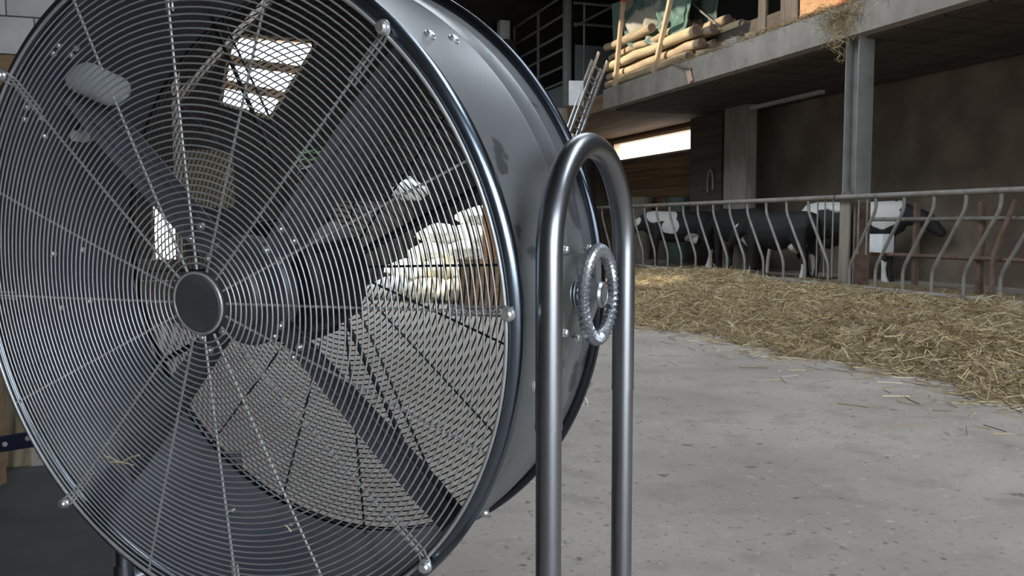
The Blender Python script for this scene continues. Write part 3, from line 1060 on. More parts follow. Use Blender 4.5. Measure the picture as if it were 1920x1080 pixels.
# ================================================================== COWS
def cow_mesh(name, neck, head_dir=0.0):
    bm = bmesh.new()

    def loft(secs, seg=14):
        """secs: (x, y, z, ry, rz, tilt) sections across local x unless axis given"""
        rings = []
        for (c, ax, ry, rz) in secs:
            ax = Vector(ax).normalized()
            s = Vector((0, 1, 0))
            u = s.cross(ax)
            u = -u if u.z < 0 or (abs(u.z) < 1e-3 and u.x < 0) else u
            u.normalize()
            rings.append([bm.verts.new(Vector(c) + s * (ry * math.cos(2 * math.pi * k / seg)) + u * (rz * math.sin(2 * math.pi * k / seg))) for k in range(seg)])
        for a_, b_ in zip(rings, rings[1:]):
            for k in range(seg):
                bm.faces.new((a_[k], a_[(k + 1) % seg], b_[(k + 1) % seg], b_[k]))
        bm.faces.new(rings[0][::-1])
        bm.faces.new(rings[-1])
    # trunk
    loft([((-0.86, 0, 1.10), X, 0.10, 0.12), ((-0.80, 0, 1.09), X, 0.20, 0.20), ((-0.62, 0, 1.06), X, 0.27, 0.27), ((-0.30, 0, 0.98), X, 0.31, 0.35),
          ((0.05, 0, 0.94), X, 0.34, 0.38), ((0.38, 0, 0.97), X, 0.30, 0.36), ((0.62, 0, 1.03), X, 0.23, 0.31), ((0.80, 0, 1.06), X, 0.15, 0.22)])
    # neck and head
    n0, n1, n2 = Vector((0.66, 0, 1.12)), Vector(neck[0]), Vector(neck[1])
    d1 = n1 - n0
    loft([(n0, d1, 0.16, 0.24), (n0.lerp(n1, 0.5), d1, 0.12, 0.17), (n1, d1, 0.10, 0.13)])
    d2 = n2 - n1
    loft([(n1 - d2 * 0.15, d2, 0.09, 0.10), (n1 + d2 * 0.15, d2, 0.12, 0.14), (n1 + d2 * 0.45, d2, 0.10, 0.12), (n1 + d2 * 0.8, d2, 0.075, 0.085), (n2, d2, 0.08, 0.075), (n2 + d2 * 0.05, d2, 0.05, 0.05)])
    for s in (-1, 1):      # ears
        e0 = n1 + Vector((0.02, 0.08 * s, 0.07))
        e1 = e0 + Vector((-0.03, 0.16 * s, 0.01))
        loft([(e0, Vector((0.3, 1 * s, 0)), 0.03, 0.03), (e0.lerp(e1, 0.5), Vector((0.3, 1 * s, 0)), 0.03, 0.055), (e1, Vector((0.3, 1 * s, 0)), 0.012, 0.02)])
    # legs
    for s in (-1, 1):
        y = 0.17 * s
        loft([((0.50, y, 1.0), -Z, 0.10, 0.14), ((0.52, y, 0.72), -Z, 0.085, 0.10), ((0.54, y, 0.45), -Z, 0.058, 0.062), ((0.54, y, 0.40), -Z, 0.06, 0.062), ((0.53, y, 0.22), -Z, 0.038, 0.042), ((0.54, y, 0.09), -Z, 0.045, 0.05), ((0.56, y, 0.0), -Z, 0.06, 0.075)])
        y = 0.19 * s
        loft([((-0.62, y, 1.05), -Z, 0.12, 0.22), ((-0.60, y, 0.78), -Z, 0.10, 0.19), ((-0.68, y, 0.58), -Z, 0.065, 0.10), ((-0.76, y, 0.48), -Z, 0.05, 0.066), ((-0.74, y, 0.25), -Z, 0.038, 0.045), ((-0.71, y, 0.09), -Z, 0.045, 0.055), ((-0.68, y, 0.0), -Z, 0.06, 0.075)])
    # udder, dewlap, tail
    loft([((-0.58, 0, 0.70), X, 0.10, 0.10), ((-0.42, 0, 0.66), X, 0.16, 0.15), ((-0.22, 0, 0.68), X, 0.10, 0.08)])
    loft([((-0.86, 0, 1.20), -Z, 0.035, 0.035), ((-0.92, 0, 0.95), -Z, 0.026, 0.026), ((-0.93, 0, 0.60), -Z, 0.024, 0.024), ((-0.93, 0, 0.42), -Z, 0.045, 0.045), ((-0.93, 0, 0.32), -Z, 0.02, 0.02)])
    bmesh.ops.recalc_face_normals(bm, faces=bm.faces)
    me = bpy.data.meshes.new(name + '_raw')
    bm.to_mesh(me)
    bm.free()
    o = bpy.data.objects.new(name + '_raw', me)
    COL.objects.link(o)
    r = o.modifiers.new('remesh', 'REMESH')
    r.mode = 'VOXEL'
    r.voxel_size = 0.024
    s = o.modifiers.new('smooth', 'SMOOTH')
    s.factor = 0.5
    s.iterations = 5
    dg = bpy.context.evaluated_depsgraph_get()
    out = bpy.data.meshes.new_from_object(o.evaluated_get(dg))
    bpy.data.objects.remove(o)
    out.polygons.foreach_set('use_smooth', [True] * len(out.polygons))
    return out


def cow_mat(name, patches, white=(0.66, 0.64, 0.60), black=(0.013, 0.012, 0.014)):
    """black coat with white patches (centre, radius) in the cow's own space"""
    m = bpy.data.materials.new(name)
    m.use_nodes = True
    nt = m.node_tree
    p = nt.nodes['Principled BSDF']
    p.inputs['Roughness'].default_value = 0.75
    tc = nt.nodes.new('ShaderNodeTexCoord')
    no = nt.nodes.new('ShaderNodeTexNoise')
    no.inputs['Scale'].default_value = 3.0
    nt.links.new(tc.outputs['Object'], no.inputs['Vector'])
    last = None
    for c, r in patches:
        d = nt.nodes.new('ShaderNodeVectorMath')
        d.operation = 'DISTANCE'
        d.inputs[1].default_value = c
        nt.links.new(tc.outputs['Object'], d.inputs[0])
        s = nt.nodes.new('ShaderNodeMath')
        s.operation = 'DIVIDE'
        s.inputs[1].default_value = r
        nt.links.new(d.outputs['Value'], s.inputs[0])
        if last is None:
            last = s.outputs[0]
        else:
            mn = nt.nodes.new('ShaderNodeMath')
            mn.operation = 'MINIMUM'
            nt.links.new(last, mn.inputs[0])
            nt.links.new(s.outputs[0], mn.inputs[1])
            last = mn.outputs[0]
    ad = nt.nodes.new('ShaderNodeMath')
    ad.operation = 'ADD'
    nt.links.new(last, ad.inputs[0])
    nt.links.new(no.outputs['Fac'], ad.inputs[1])
    mr = nt.nodes.new('ShaderNodeMapRange')
    mr.inputs['From Min'].default_value = 1.46
    mr.inputs['From Max'].default_value = 1.54
    nt.links.new(ad.outputs[0], mr.inputs['Value'])
    mx = nt.nodes.new('ShaderNodeMix')
    mx.data_type = 'RGBA'
    mx.inputs['A'].default_value = (*white, 1)
    mx.inputs['B'].default_value = (*black, 1)
    nt.links.new(mr.outputs['Result'], mx.inputs['Factor'])
    nt.links.new(mx.outputs['Result'], p.inputs['Base Color'])
    return m


def cow(px, X0, heading, neck, patches, label, sc=1.0):
    y0 = on_x(px, 420, X0).y
    me = cow_mesh('cow', neck)
    me.materials.append(cow_mat('cow_coat', patches))
    me.name = 'cow'
    o = bpy.data.objects.new('cow', me)
    COL.objects.link(o)
    o.location = (X0, y0, 0.0)
    o.rotation_euler = (0, 0, math.radians(heading))
    o.scale = (sc, sc, sc)
    tag(o, label, 'cow', 'cows behind the feed fence')
    return o


DOWN = ((1.05, 0, 0.95), (1.32, 0, 0.62))
UPH = ((1.10, 0, 1.32), (1.45, 0, 1.12))
LOW = ((1.02, 0, 0.72), (1.22, 0, 0.32))
cow(1272, 9.55, 150, DOWN, [((0.25, 0.25, 1.28), 0.25), ((0.55, 0.2, 1.30), 0.22), ((0.18, 0.33, 1.0), 0.2), ((1.0, 0.1, 1.12), 0.13), ((-0.7, 0.2, 0.15), 0.30), ((-0.72, -0.2, 0.15), 0.26), ((-0.3, 0.2, 0.66), 0.16)],
    'black cow with a white saddle over its shoulder, nearest the fan', 0.93)
cow(1386, 9.8, 92, DOWN, [((-0.45, 0, 0.62), 0.24), ((-0.72, 0, 0.2), 0.42), ((-0.93, 0, 0.42), 0.2)],
    'black cow with white udder and hind legs seen from behind', 0.95)
cow(1462, 9.05, 104, DOWN, [((-0.45, 0, 0.60), 0.18), ((1.1, 0.1, 1.1), 0.1), ((-0.7, 0.2, 0.1), 0.25)],
    'nearly all black cow just left of the steel post', 0.88)
cow(1602, 10.15, -55, ((1.08, 0, 1.05), (1.38, 0, 0.78)), [((0.2, 0, 1.40), 0.38), ((-0.2, 0, 1.42), 0.38), ((0.55, 0, 1.4), 0.32), ((-0.6, 0, 1.35), 0.36), ((0.5, -0.2, 0.1), 0.28), ((-0.7, 0.1, 0.15), 0.28), ((0.5, -0.2, 1.15), 0.25), ((-0.7, -0.2, 1.15), 0.2)],
    'white-backed cow standing behind the steel post', 1.0)

# ---- things in the pen
c = on_x(1651, 455, 9.4)
mb = MB()
mb.box((9.4, c.y, 0.66), (0.22, 0.34, 0.28))
t_ = mb.build('white_block', M_white, bevel=0.03, origin=(9.4, c.y, 0.52))
t_.name = 'plastic_canister'
tag(t_, 'white plastic canister on a pen rail right of the post', 'canister')
for zz, nm in ((1.02, 'upper'), (0.50, 'lower')):
    r_ = MB().tube([(9.4, 5.4, zz), (9.4, on_x(1632, 415, 9.4).y, zz)], 0.03, 10).build('pen_rail', M_rust if nm == 'lower' else M_galv)
    tag(r_, f'{nm} horizontal pen rail behind the right fence panel', 'rail')
for px, nm in ((1838, 'nearer the fence end'), (1716, 'under the pen rails')):
    yy = on_x(px, 430, 9.45).y
    o_ = MB().box((9.47, yy, 0.62), (0.07, 0.07, 1.24)).build('pen_post', M_rust, bevel=0.004)
    tag(o_, f'rusty pen post {nm}', 'post')
# leaning divider bar at the right edge
a, b = on_x(1905, 375, 9.3), on_x(1862, 480, 9.3)
tag(MB().tube([a, b, (b.x, b.y, 0.0)], 0.035, 10).build('divider_bar', M_rust), 'bent dark divider bar at the right edge of the pen', 'bar')
# columns under the slab
for (p0_, p1_, xx, m, lab) in ((1302, 1362, 10.6, M_darkwood, 'broad dark timber column beside the window slot'), (1366, 1408, 10.4, M_greytimber, 'pale timber column right of the dark one')):
    ya, yb = on_x(p1_, 330, xx).y, on_x(p0_, 330, xx).y
    o_ = MB().box((xx, (ya + yb) / 2, LOFT0 / 2 - 0.02), (0.25, yb - ya, LOFT0 - 0.04)).build('timber_column', m, bevel=0.01)
    tag(o_, lab, 'column')
# hook of rope on the dark column
mb = MB()
cy_ = on_x(1330, 345, 10.4)
pts = [Vector((10.42, cy_.y + 0.20 * math.cos(t) * 0.6, cy_.z + 0.32 * math.sin(t))) for t in np.linspace(-0.6, math.pi + 0.4, 18)]
tag(mb.tube(pts, 0.022, 8).build('rope_loop', M_greytimber), 'pale loop of rope hanging on the dark column', 'rope')
# pale batten under the slab
a, b = on_z(1410, 203, LOFT0 - 0.08), on_z(1542, 172, LOFT0 - 0.08)
xx = 9.3
a, b = on_x(1410, 203, xx), on_x(1542, 172, xx)
tag(MB().bar(a, b, 0.10, 0.06).build('ceiling_batten', M_palebar), 'pale batten fixed under the loft slab', 'batten')
# plastic strip on the wall
c = on_x(1413, 293, WX - 0.012)
tag(MB().box(c, (0.02, 0.08, 0.40)).build('plastic_strip', M_white, bevel=0.004), 'small white strip hanging right of the pale column', 'strip')
# low dark clutter beyond the fence under the window
for i, (p_, hh, lab) in enumerate(((1200, 0.35, 'grey feed bin far behind the cows, at the handwheel side'), (1275, 0.30, 'dark green feed bin under the window slot'))):
    c = on_x(p_, 370, 10.7)
    o_ = MB().lathe((10.7, c.y, 0), Z, X, Y, [(0.0, 0.001), (0.0, 0.28), (c.z - 0.05, 0.34), (c.z, 0.36), (c.z, 0.32), (0.1, 0.26), (0.1, 0.001)], 24).build('feed_bin', M_greytimber if i == 0 else M_tarp3)
    tag(o_, lab, 'bin')

# ================================================================== LOFT GOODS
def log(xc, y0, y1, zc, r, m, label, tilt=0.0):
    root = thing('log', (xc, (y0 + y1) / 2, zc - r), label, 'log', 'logs stacked on the loft')
    nseg = 9
    pts, rr = [], []
    for i in range(nseg):
        t = i / (nseg - 1)
        pts.append(Vector((xc + random.uniform(-0.022, 0.022) + tilt * (t - 0.5), y0 + (y1 - y0) * t, zc + random.uniform(-0.016, 0.016))))
        rr.append(r * (0.93 + random.uniform(-0.06, 0.06) - 0.08 * t))
    MB().tube(pts, rr, 14).build('trunk', m, root, angle=60)
    MB().tube([pts[0] - Y * 0.006, pts[0] + Y * 0.01], rr[0] * 0.93, 14).build('cut_end', M_logend, root)
    return root


ends = [on_x(p, 60, FX + 0.2).y for p in (1286, 1300, 1302, 1262, 1222)]
row_names = ['bottom', 'second', 'third', 'fourth', 'top']
far_y = on_x(1138, 100, FX + 0.2).y
for r_ in range(5):
    for c_ in range(4):
        rad = random.uniform(0.082, 0.112)
        xc = FX + 0.16 + c_ * 0.235 + (0.11 if r_ % 2 else 0)
        zc = LOFT1 + 0.122 + r_ * 0.205
        yn = ends[r_] - c_ * 0.35 + random.uniform(-0.25, 0.25)
        pos = ['nearest the slab edge', 'second from the slab edge', 'third from the slab edge', 'fourth from the slab edge'][c_]
        log(xc, yn, far_y + random.uniform(-0.12, 0.12), zc, rad, random.choice(M_logs), f'{row_names[r_]} row log in the stake-held stack, {pos}')
# looser second heap farther right
heap = [(1300, 48, 0.12), (1338, 46, 0.11), (1362, 64, 0.10), (1322, 84, 0.09), (1362, 36, 0.09), (1385, 45, 0.09), (1408, 46, 0.09), (1380, 72, 0.075), (1330, 66, 0.08)]
words = ['thick pale log topmost in the heap beside the second stake', 'pale log right of the topmost heap log', 'brown-ended log in the middle of the loose heap', 'low short log in the loose heap',
         'small upper log behind the loose heap', 'rounded log at the upper right of the heap', 'last log at the right end of the heap', 'thin low log at the right of the heap', 'thin log under the topmost heap log']
for (px, py, rad), wd in zip(heap, words):
    e = on_x(px, py, 8.75)
    log(e.x, e.y, e.y + 1.7, max(e.z, LOFT1 + rad), rad, random.choice(M_logs), wd, tilt=random.uniform(-0.15, 0.15))
# bearers beneath the loose heap so that nothing floats
b0 = on_x(1300, 100, 8.75).y
tag(MB().box((8.9, 13.6, LOFT1 + 0.24), (0.7, 3.4, 0.48)).build('bark_crate', M_darkwood, bevel=0.02), 'dark crate under the loose heap of logs', 'crate')

# stakes
for (pb, pt, xx, lab, red) in (((1153, 176), (1170, -14), FX + 0.045, 'straight timber stake with a red tip holding the log stack', True), ((1226, 152), (1262, -22), FX + 0.045, 'leaning timber stake nearer the loose log heap', False)):
    a, b = on_x(*pb, xx), on_x(*pt, xx)
    a.z = LOFT1
    root = thing('timber_stake', tuple(a), lab, 'stake', 'stakes on the slab edge')
    MB().bar(a, b, 0.085, 0.085, up=X).build('stake_shaft', M_stake, root, bevel=0.008)
    if red:
        c1_ = a.lerp(b, 0.90)
        MB().bar(c1_, b.lerp(b, 1), 0.09, 0.09, up=X).build('red_tip', M_red, root, bevel=0.006)

# tarps
def sheet(name, corners, nu, nv, amp, freq, m, label, thick=0.012, seed=0, lumps=1.0):
    a, b, c, d = [Vector(p) for p in corners]       # tl, tr, br, bl
    nrm = (b - a).cross(d - a).normalized()
    vs_, fs = [], []
    for side in (0, 1):
        for i in range(nu):
            for j in range(nv):
                u, v_ = i / (nu - 1), j / (nv - 1)
                p = (a.lerp(b, u)).lerp(d.lerp(c, u), v_)
                q = Vector((u * freq + seed * 7.1, v_ * freq * 0.45 + seed * 3.3, seed))
                w = mnoise.noise(q) + 0.5 * mnoise.noise(q * 2.3)
                fold = math.sin(u * freq * 4.2 + 2.5 * mnoise.noise(q * 0.7)) * (0.35 + 0.65 * v_)
                p = p + nrm * (amp * (w * lumps + 0.6 * fold)) + (d - a).normalized() * (0.12 * amp * 6 * mnoise.noise(Vector((u * 5 + seed, 0, 0))) * v_)
                vs_.append(p + nrm * (thick * side))
    S = nu * nv
    for i in range(nu - 1):
        for j in range(nv - 1):
            k = i * nv + j
            fs.append((k, k + 1, k + nv + 1, k + nv))
            fs.append((S + k, S + k + nv, S + k + nv + 1, S + k + 1))
    for i in range(nu - 1):
        for j in (0, nv - 1):
            k = i * nv + j
            fs.append((k, k + nv, S + k + nv, S + k))
    for j in range(nv - 1):
        for i in (0, nu - 1):
            k = i * nv + j
            fs.append((k, k + 1, S + k + 1, S + k))
    mb = MB()
    mb.add(vs_, fs)
    return tag(mb.build(name, m, angle=70), label, 'tarp')


tx = FX + 0.30
sheet('green_tarp', [on_x(1146, 8, tx), on_x(1168, 0, tx), on_x(1166, 84, tx), on_x(1150, 82, tx)], 8, 16, 0.02, 2.0, M_tarp, 'flat green tarp flap left of the red-tipped stake', seed=1)
sheet('crumpled_tarp', [on_x(1166, -20, tx + 0.1), on_x(1252, -20, tx + 0.1), on_x(1250, 78, tx - 0.1), on_x(1168, 88, tx - 0.1)], 60, 44, 0.15, 4.6, M_tarp2, 'crumpled beige and green tarp between the two stakes', seed=2)
sheet('green_sheeting', [on_x(1236, -18, tx - 0.02), on_x(1296, -18, tx + 0.1), on_x(1290, 64, tx), on_x(1232, 66, tx)], 40, 34, 0.12, 4.0, M_tarp, 'green sheeting bunched behind the leaning stake', seed=5)
sheet('dark_tarp', [on_x(1292, -20, tx + 0.5), on_x(1345, -20, tx + 0.5), on_x(1345, 44, tx + 0.5), on_x(1290, 46, tx + 0.5)], 24, 20, 0.06, 2.6, M_tarp3, 'dark green tarp sloping behind the log heap', seed=8)
a, b = on_x(1285, -6, tx + 0.3), on_x(1352, 52, tx + 0.3)
tag(MB().tube([a, a.lerp(b, 0.5) - Z * 0.02, b], 0.018, 8).build('tarp_rope', M_galv), 'pale rope running down over the dark tarp', 'rope')

# torn board scrap at the slab edge
c = on_x(1292, 140, FX - 0.04)
root = thing('board_scrap', tuple(c), 'broken grey board scrap with a pink end poking over the slab edge', 'scrap')
MB().bar(on_x(1266, 118, FX + 0.10), on_x(1296, 128, FX - 0.03), 0.20, 0.03).build('grey_piece', M_greytimber, root, bevel=0.004)
MB().bar(on_x(1289, 128, FX - 0.04), on_x(1295, 154, FX - 0.05), 0.12, 0.03, up=X).build('pink_end', M_pink, root, bevel=0.004)
# rubble pieces along the loft edge
ordn = ['first', 'second', 'third', 'fourth', 'fifth', 'sixth', 'seventh', 'eighth']
for i in range(8):
    px = 1306 + i * 15 + random.uniform(-4, 4)
    yy = on_x(px, 100, FX + 0.12).y
    s_ = random.uniform(0.07, 0.13)
    o_ = MB().box((FX + 0.12 + random.uniform(-0.03, 0.06), yy, LOFT1 + s_ * 0.5), (s_ * 2.0, s_ * 2.4, s_), Matrix.Rotation(random.uniform(-0.7, 0.7), 3, 'Z'), jit=0.02).build('bark_chunk', (M_greytimber, M_logs[1], M_conc)[i % 3], bevel=0.01)
    tag(o_, f'{ordn[i]} bark chunk on the slab edge counting from the pink-ended scrap', 'bark', 'bark chunks on the slab edge')

# upright boards and the orange board
bx = FX + 0.55
for (pa, pb_, m, lab) in ((1424, 1438, M_oldplank, 'narrow upright plank right of the log heap'), (1466, 1498, M_oldplank, 'broad weathered plank beside the orange board')):
    ya, yb = on_x(pb_, 30, bx).y, on_x(pa, 30, bx).y
    o_ = MB().box((bx, (ya + yb) / 2, LOFT1 + 0.7), (0.06, yb - ya, 1.4)).build('upright_plank', m, bevel=0.006)
    tag(o_, lab, 'plank')
bx = FX + 0.30
ya, yb = on_x(1680, 20, bx).y, on_x(1501, 20, bx).y
root = thing('orange_board', (bx, (ya + yb) / 2, LOFT1), 'orange chipboard sheet with a red mark standing on the loft', 'board')
MB().box((bx, (ya + yb) / 2, LOFT1 + 0.55), (0.025, yb - ya, 1.10)).build('sheet', M_osb, root, bevel=0.003)
mb = MB()
for (p0_, p1_, wd) in (((1577, -12), (1583, 22), 0.05), ((1568, 10), (1592, 4), 0.035), ((1588, -12), (1590, 10), 0.03)):
    a, b = on_x(*p0_, bx - 0.014), on_x(*p1_, bx - 0.014)
    mb.bar(a, b, wd, 0.003, up=X)
mb.build('red_mark', M_red, root)

# ladder leaning on the slab end
def ladder():
    top = at(1131, 106, 18.4)
    bot = at(986, 508, 17.9)
    bot.z = 0.0
    root = thing('extension_ladder', tuple(bot), 'aluminium extension ladder leaning beside the loft slab end', 'ladder')
    d = (top - bot)
    side = Vector((0.80, 0.60, 0)).normalized()
    side = (side - d.normalized() * side.dot(d.normalized())).normalized()
    for k, (off, t1) in enumerate(((0.0, 1.0), (0.09, 0.96))):
        nrm = d.normalized().cross(side) * (off)
        for s in (-0.21, 0.21):
            MB().bar(bot + side * s + nrm, bot + d * t1 + side * s + nrm, 0.03, 0.07, up=side).build('rail', M_alu, root, bevel=0.004)
        for i in range(14):
            t = (i + 0.6) / 14.5 * t1
            MB().tube([bot + d * t - side * 0.21 + nrm, bot + d * t + side * 0.21 + nrm], 0.016, 8).build('rung', M_alu, root)
    return root


ladder()

# metal hurdle on the far upper deck
gx = 8.30
def hurdle():
    ya, yb = on_x(1060, 100, gx).y, on_x(964, 100, gx).y
    root = thing('deck_gate', (gx, ya, 3.84), 'grey metal rail gate on the deck above and right of the fan', 'gate')
    zs = [on_x(1062, q, gx).z for q in (151, 122, 89, 60, 25, -12)]
    for zq in zs:
        MB().tube([(gx, ya, zq), (gx, yb, zq)], 0.034, 10).build('gate_bar', M_gate, root)
    for yy in (on_x(1009, 80, gx).y, yb):
        MB().bar((gx, yy, zs[0] - 0.1), (gx, yy, zs[-1] + 0.05), 0.07, 0.05, up=X).build('upright', M_gate, root)
    MB().box((gx, ya - 0.11, 5.25), (0.16, 0.20, 2.82)).build('gate_post', M_gate, root, bevel=0.01)
    MB().box((gx, (ya + yb) / 2, (3.84 + zs[0] - 0.06) / 2), (0.03, yb - ya - 0.02, zs[0] - 0.10 - 3.84)).build('lower_sheet', M_sheet, root)
    MB().tube([(gx, yb + 0.06, 3.84), (gx, yb + 0.06, zs[4] + 0.15)], 0.05, 12).build('hinge_post', M_gate, root)
    return root, ya, zs


g, gya, gz = hurdle()
# second hurdle turned across
gy2 = gya - 0.14
root = thing('cross_hurdle', (9.2, gy2, 3.84), 'grey sheeted hurdle behind the ladder, right of the gate post', 'hurdle')
za, zb = on_y(1110, 86, gy2).z, on_y(1110, 168, gy2).z
MB().box((9.35, gy2, (za + 3.84) / 2), (1.7, 0.03, za - 3.84)).build('hurdle_sheet', M_sheet, root, bevel=0.004)
for q in (47, 8):
    zz = on_y(1110, q, gy2).z
    MB().tube([(8.46, gy2, zz), (10.2, gy2, zz)], 0.036, 10).build('hurdle_bar', M_gate, root)
MB().tube([(8.5, gy2, on_y(1090, 50, gy2).z), (9.6, gy2, on_y(1140, 8, gy2).z)], 0.03, 10).build('brace', M_gate, root)
for xx in (8.75, 10.1):
    MB().tube([(xx, gy2, 3.84), (xx, gy2, on_y(1110, 8, gy2).z)], 0.03, 10).build('hurdle_upright', M_gate, root)
# ledge blocks, white box, green scrap
c = at(1080, 175, 18.2)
o_ = MB().box((c.x, c.y, c.z), (0.30, 0.10, 0.50), Matrix.Rotation(-0.25, 3, 'Z')).build('white_box', M_white, bevel=0.02)
tag(o_, 'white box fixed beside the top of the ladder', 'box')
c2 = at(1062, 216, 18.35)
o_ = MB().box((c2.x - 0.12, c2.y + 0.62, c2.z / 2 + 0.1), (0.62, 0.4, c2.z + 0.2)).build('brick_pier', M_greytimber, bevel=0.01)
o_.name = 'tan_pier'
tag(o_, 'tan masonry pier behind the fan, carrying the white box', 'pier')
c3 = at(1052, 197, 18.3)
tag(MB().lathe((c3.x - 0.08, c3.y + 0.50, c2.z + 0.2 + 0.0), Z, X, Y, [(0.0, 0.001), (0.0, 0.13), (0.05, 0.12), (0.09, 0.05), (0.1, 0.001)], 16).build('green_bowl', M_greenbar), 'small green bowl upturned on the tan pier', 'bowl')
c4 = on_x(944, 58, 7.75)
o_ = MB().box((7.75, c4.y, c4.z), (0.3, 0.34, 0.55)).build('white_bucket', M_white, bevel=0.04)
o_.name = 'white_canister'
tag(o_, 'white canister half hidden behind the fan top, left of the gate', 'canister')
o_ = MB().box((7.75, c4.y, (3.84 + c4.z - 0.275) / 2), (0.5, 0.5, c4.z - 0.275 - 3.84)).build('deck_cupboard', M_darkwood, bevel=0.01)
tag(o_, 'dark cupboard under the white canister on the deck', 'cupboard')

# ================================================================== THINGS SEEN THROUGH THE FAN
def sack(p, size, rz, m, label, tilt=0.0):
    bm = bmesh.new()
    bmesh.ops.create_cube(bm, size=1.0)
    bmesh.ops.subdivide_edges(bm, edges=bm.edges, cuts=7, use_grid_fill=True)
    sd = random.uniform(0, 50)
    for v_ in bm.verts:
        c_ = v_.co.copy()
        e = Vector((c_.x * 2, c_.y * 2, c_.z * 2))
        edge = max(abs(e.x), abs(e.y))
        pin = 1 - 0.78 * max(0, edge - 0.35) / 0.65 * abs(1)
        c_.z *= max(0.16, pin)
        q = Vector((c_.x * 3 + sd, c_.y * 3, c_.z * 3))
        c_ += Vector((mnoise.noise(q), mnoise.noise(q + Vector((9, 0, 0))), mnoise.noise(q + Vector((0, 9, 0))))) * 0.06
        v_.co = Vector((c_.x * size[0], c_.y * size[1], c_.z * size[2] * 1.2))
    me = bpy.data.meshes.new('sack')
    bm.to_mesh(me)
    bm.free()
    me.polygons.foreach_set('use_smooth', [True] * len(me.polygons))
    me.materials.append(m)
    o = bpy.data.objects.new('sack', me)
    COL.objects.link(o)
    o.location = p
    o.rotation_euler = (tilt, random.uniform(-0.1, 0.1), rz)
    tag(o, label, 'sack', 'pale sacks heaped behind the fan')
    return o


sk_list = [
    # px, d, level, material, label
    (735, 11.2, 0, 0, 'white sack lying flat at the left foot of the heap'),
    (800, 10.9, 0, 1, 'cream sack at the foot of the heap, second from left'),
    (858, 10.8, 0, 1, 'cream sack at the foot of the heap, third from left'),
    (912, 11.0, 0, 1, 'cream sack at the right foot of the heap'),
    (775, 11.5, 1, 0, 'white sack in the second layer, at the left'),
    (835, 11.3, 1, 1, 'cream sack in the middle of the second layer'),
    (890, 11.3, 1, 0, 'white sack in the second layer, at the right'),
    (815, 11.6, 2, 0, 'white sack in the third layer, at the left'),
    (872, 11.5, 2, 0, 'white sack in the third layer, at the right'),
    (920, 11.6, 2, 0, 'white sack in the third layer, against the orange sheet'),
    (830, 11.7, 3, 0, 'white sack in the fourth layer, at the left'),
    (885, 11.7, 3, 0, 'white sack in the fourth layer, at the right'),
    (905, 11.8, 4, 0, 'topmost white sack of the heap'),
]
for px, d_, lv, mi, lab in sk_list:
    p = at(px, 480, d_)
    p.z = 0.13 + lv * 0.225
    sack(p, (0.62, 0.46, 0.26), random.uniform(-0.5, 0.5) - 0.3, (M_offwhite, M_cream)[mi], lab, random.uniform(-0.1, 0.1))
p = at(768, 357, 12.6)
# shelf post carrying a white bag
root = thing('bag_stand', (p.x, p.y, 0), 'white bag bundled on a dark post behind the fan', 'stand')
MB().tube([(p.x, p.y, 0), (p.x, p.y, p.z - 0.1)], 0.06, 10).build('post', M_darkwood, root)
mb = MB()
mb.lathe((p.x, p.y, p.z - 0.14), Z, X, Y, [(0, 0.001), (0.0, 0.16), (0.08, 0.26), (0.18, 0.24), (0.26, 0.13), (0.30, 0.05), (0.33, 0.07), (0.34, 0.001)], 20)
mb.build('bag', M_offwhite, root, angle=70)
# orange-brown sheet at the right of the heap
c = at(926, 415, 10.3)
o_ = MB().box((c.x, c.y, 0.75), (0.05, 0.55, 1.5), Matrix.Rotation(math.radians(-40), 3, 'Z')).build('plywood_sheet', M_osb, bevel=0.004)
tag(o_, 'orange-brown plywood sheet standing right of the sack heap', 'board')
c = at(905, 505, 10.0)
o_ = MB().box((c.x, c.y, 0.28), (0.45, 0.3, 0.56), Matrix.Rotation(0.3, 3, 'Z')).build('brown_crate', M_brownwood, bevel=0.01)
tag(o_, 'brown wooden crate in front of the plywood sheet', 'crate')
# dark stack left of the heap
c = at(672, 450, 14.2)
o_ = MB().box((c.x, c.y, 0.65), (1.5, 0.8, 1.3), Matrix.Rotation(-0.3, 3, 'Z')).build('dark_chest', M_darkwood, bevel=0.02)
tag(o_, 'dark chest standing left of the sack heap', 'chest')
# post with brace seen through the top of the fan
d_ = 17.5
root = thing('roof_post', tuple(at(333, 560, d_) * 1.0), 'timber roof post with a diagonal brace, seen through the guard', 'post')
pb0, pt0 = at(334, 330, d_), at(328, 120, d_)
pf = Vector((pb0.x, pb0.y, 0))
root.location = pf
MB().bar(pf, Vector((pt0.x, pt0.y, roof_z(pt0.x) - 0.02)), 0.16, 0.16, up=X).build('post_shaft', M_greytimber, root, bevel=0.01)
b1 = at(505, 0, d_)
b1.z = min(b1.z, roof_z(b1.x) - 0.05)
MB().bar(at(330, 190, d_), b1, 0.16, 0.14).build('brace', M_greytimber, root, bevel=0.01)
# tan panels on the far wall
for (p0_, p1_, q0, q1, lab) in ((338, 440, 280, 390, 'dull tan panel on the end wall behind the blades'),):
    a, b = on_y(p0_, q0, YB - 0.08), on_y(p1_, q1, YB - 0.08)
    o_ = MB().box(((a.x + b.x) / 2, YB - 0.06, (a.z + b.z) / 2), (b.x - a.x, 0.06, a.z - b.z)).build('wall_panel', M_tan, bevel=0.005)
    tag(o_, lab, 'panel')
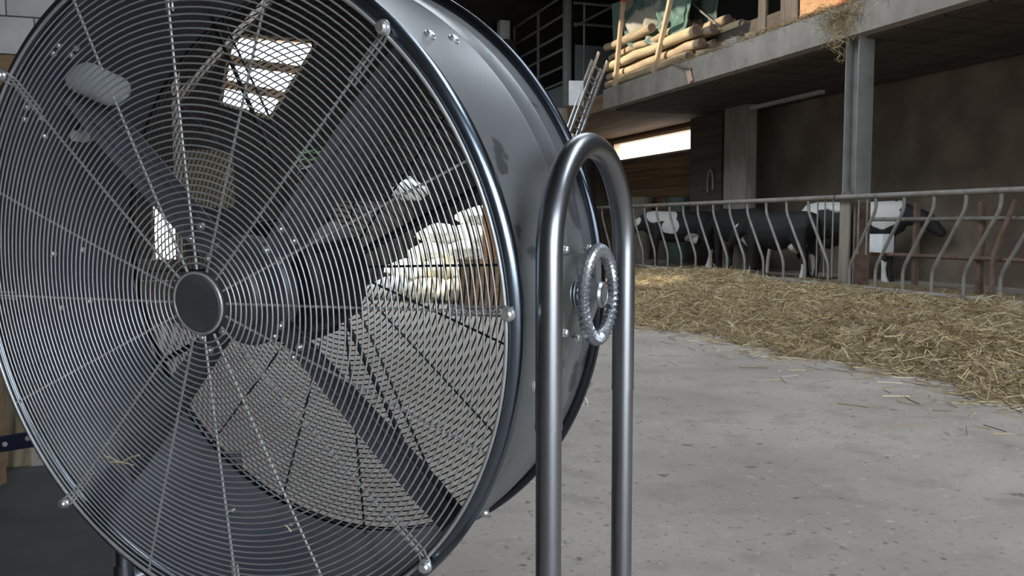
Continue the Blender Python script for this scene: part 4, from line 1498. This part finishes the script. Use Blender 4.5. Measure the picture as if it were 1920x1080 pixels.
# green and pale hurdle far behind
root = thing('green_hurdle', tuple(at(600, 470, 17.0) * 1.0), 'green and pale hurdle glimpsed behind the upper right blade', 'hurdle')
root.location.z = 0
for (a, b, m) in (((556, 286), (640, 282), M_greenbar), ((560, 316), (645, 296), M_palebar), ((556, 302), (640, 290), M_greenbar)):
    MB().bar(at(*a, 17.0), at(*b, 17.0), 0.05, 0.06).build('hurdle_bar', m, root)
for px in (560, 640):
    q = at(px, 284, 17.0)
    MB().bar((q.x, q.y, 0), q, 0.06, 0.06, up=X).build('hurdle_leg', M_darkwood, root)

# dark boards added to cover bright floor seen behind the fan hub
root = thing('dark_screen', (-0.55, 9.0, 0), 'low dark screen added behind the fan hub to cover bright floor', 'dark screen')
for i in range(3):
    MB().box((-0.55, 9.0, 0.105 + i * 0.205), (1.5, 0.035, 0.195)).build('board', M_darkwood, root, bevel=0.004)
for xx in (-1.2, 0.1):
    MB().box((xx, 9.05, 0.32), (0.07, 0.06, 0.64)).build('screen_post', M_darkwood, root, bevel=0.004)

# ---- bottom left corner: brown post, tan sacking, navy bar
q = at(-2, 800, 3.1)
root = thing('brown_post', (q.x, q.y, 0), 'brown timber post at the left edge with a bolted navy bar', 'post')
MB().box((q.x - 0.03, q.y, 1.15), (0.07, 0.07, 2.3), Matrix.Rotation(-YAW, 3, 'Z')).build('post_shaft', M_brownwood, root, bevel=0.005)
a, b = at(-20, 836, 3.02), at(120, 814, 3.02)
nb = MB().bar(a, b, 0.02, 0.055).build('navy_bar', M_navy, root, bevel=0.003)
for px in (9, 52):
    c = at(px, 833 if px < 20 else 822, 3.005)
    bolt(c, (Vector((0, 0, CAM_H)) - c), 0.007, 0.006, 'bar_bolt', nb, m=M_steel)
tl, tr = at(4, 690, 3.35), at(62, 690, 3.35)
br, bl_ = at(52, 905, 3.35), at(4, 912, 3.35)
o_ = sheet('sacking', [tl, tr, br, bl_], 16, 30, 0.015, 2.2, M_tan, 'tan sacking hanging behind the navy bar', seed=11)
o_['category'] = 'sacking'
# dark sheet painting the shade on the floor left of and under the fan
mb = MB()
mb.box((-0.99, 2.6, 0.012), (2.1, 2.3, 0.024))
tag(mb.build('shade_sheet', M_black, bevel=0.006), 'dark sheet for the shade on the floor at the lower left of the fan', 'shade sheet')
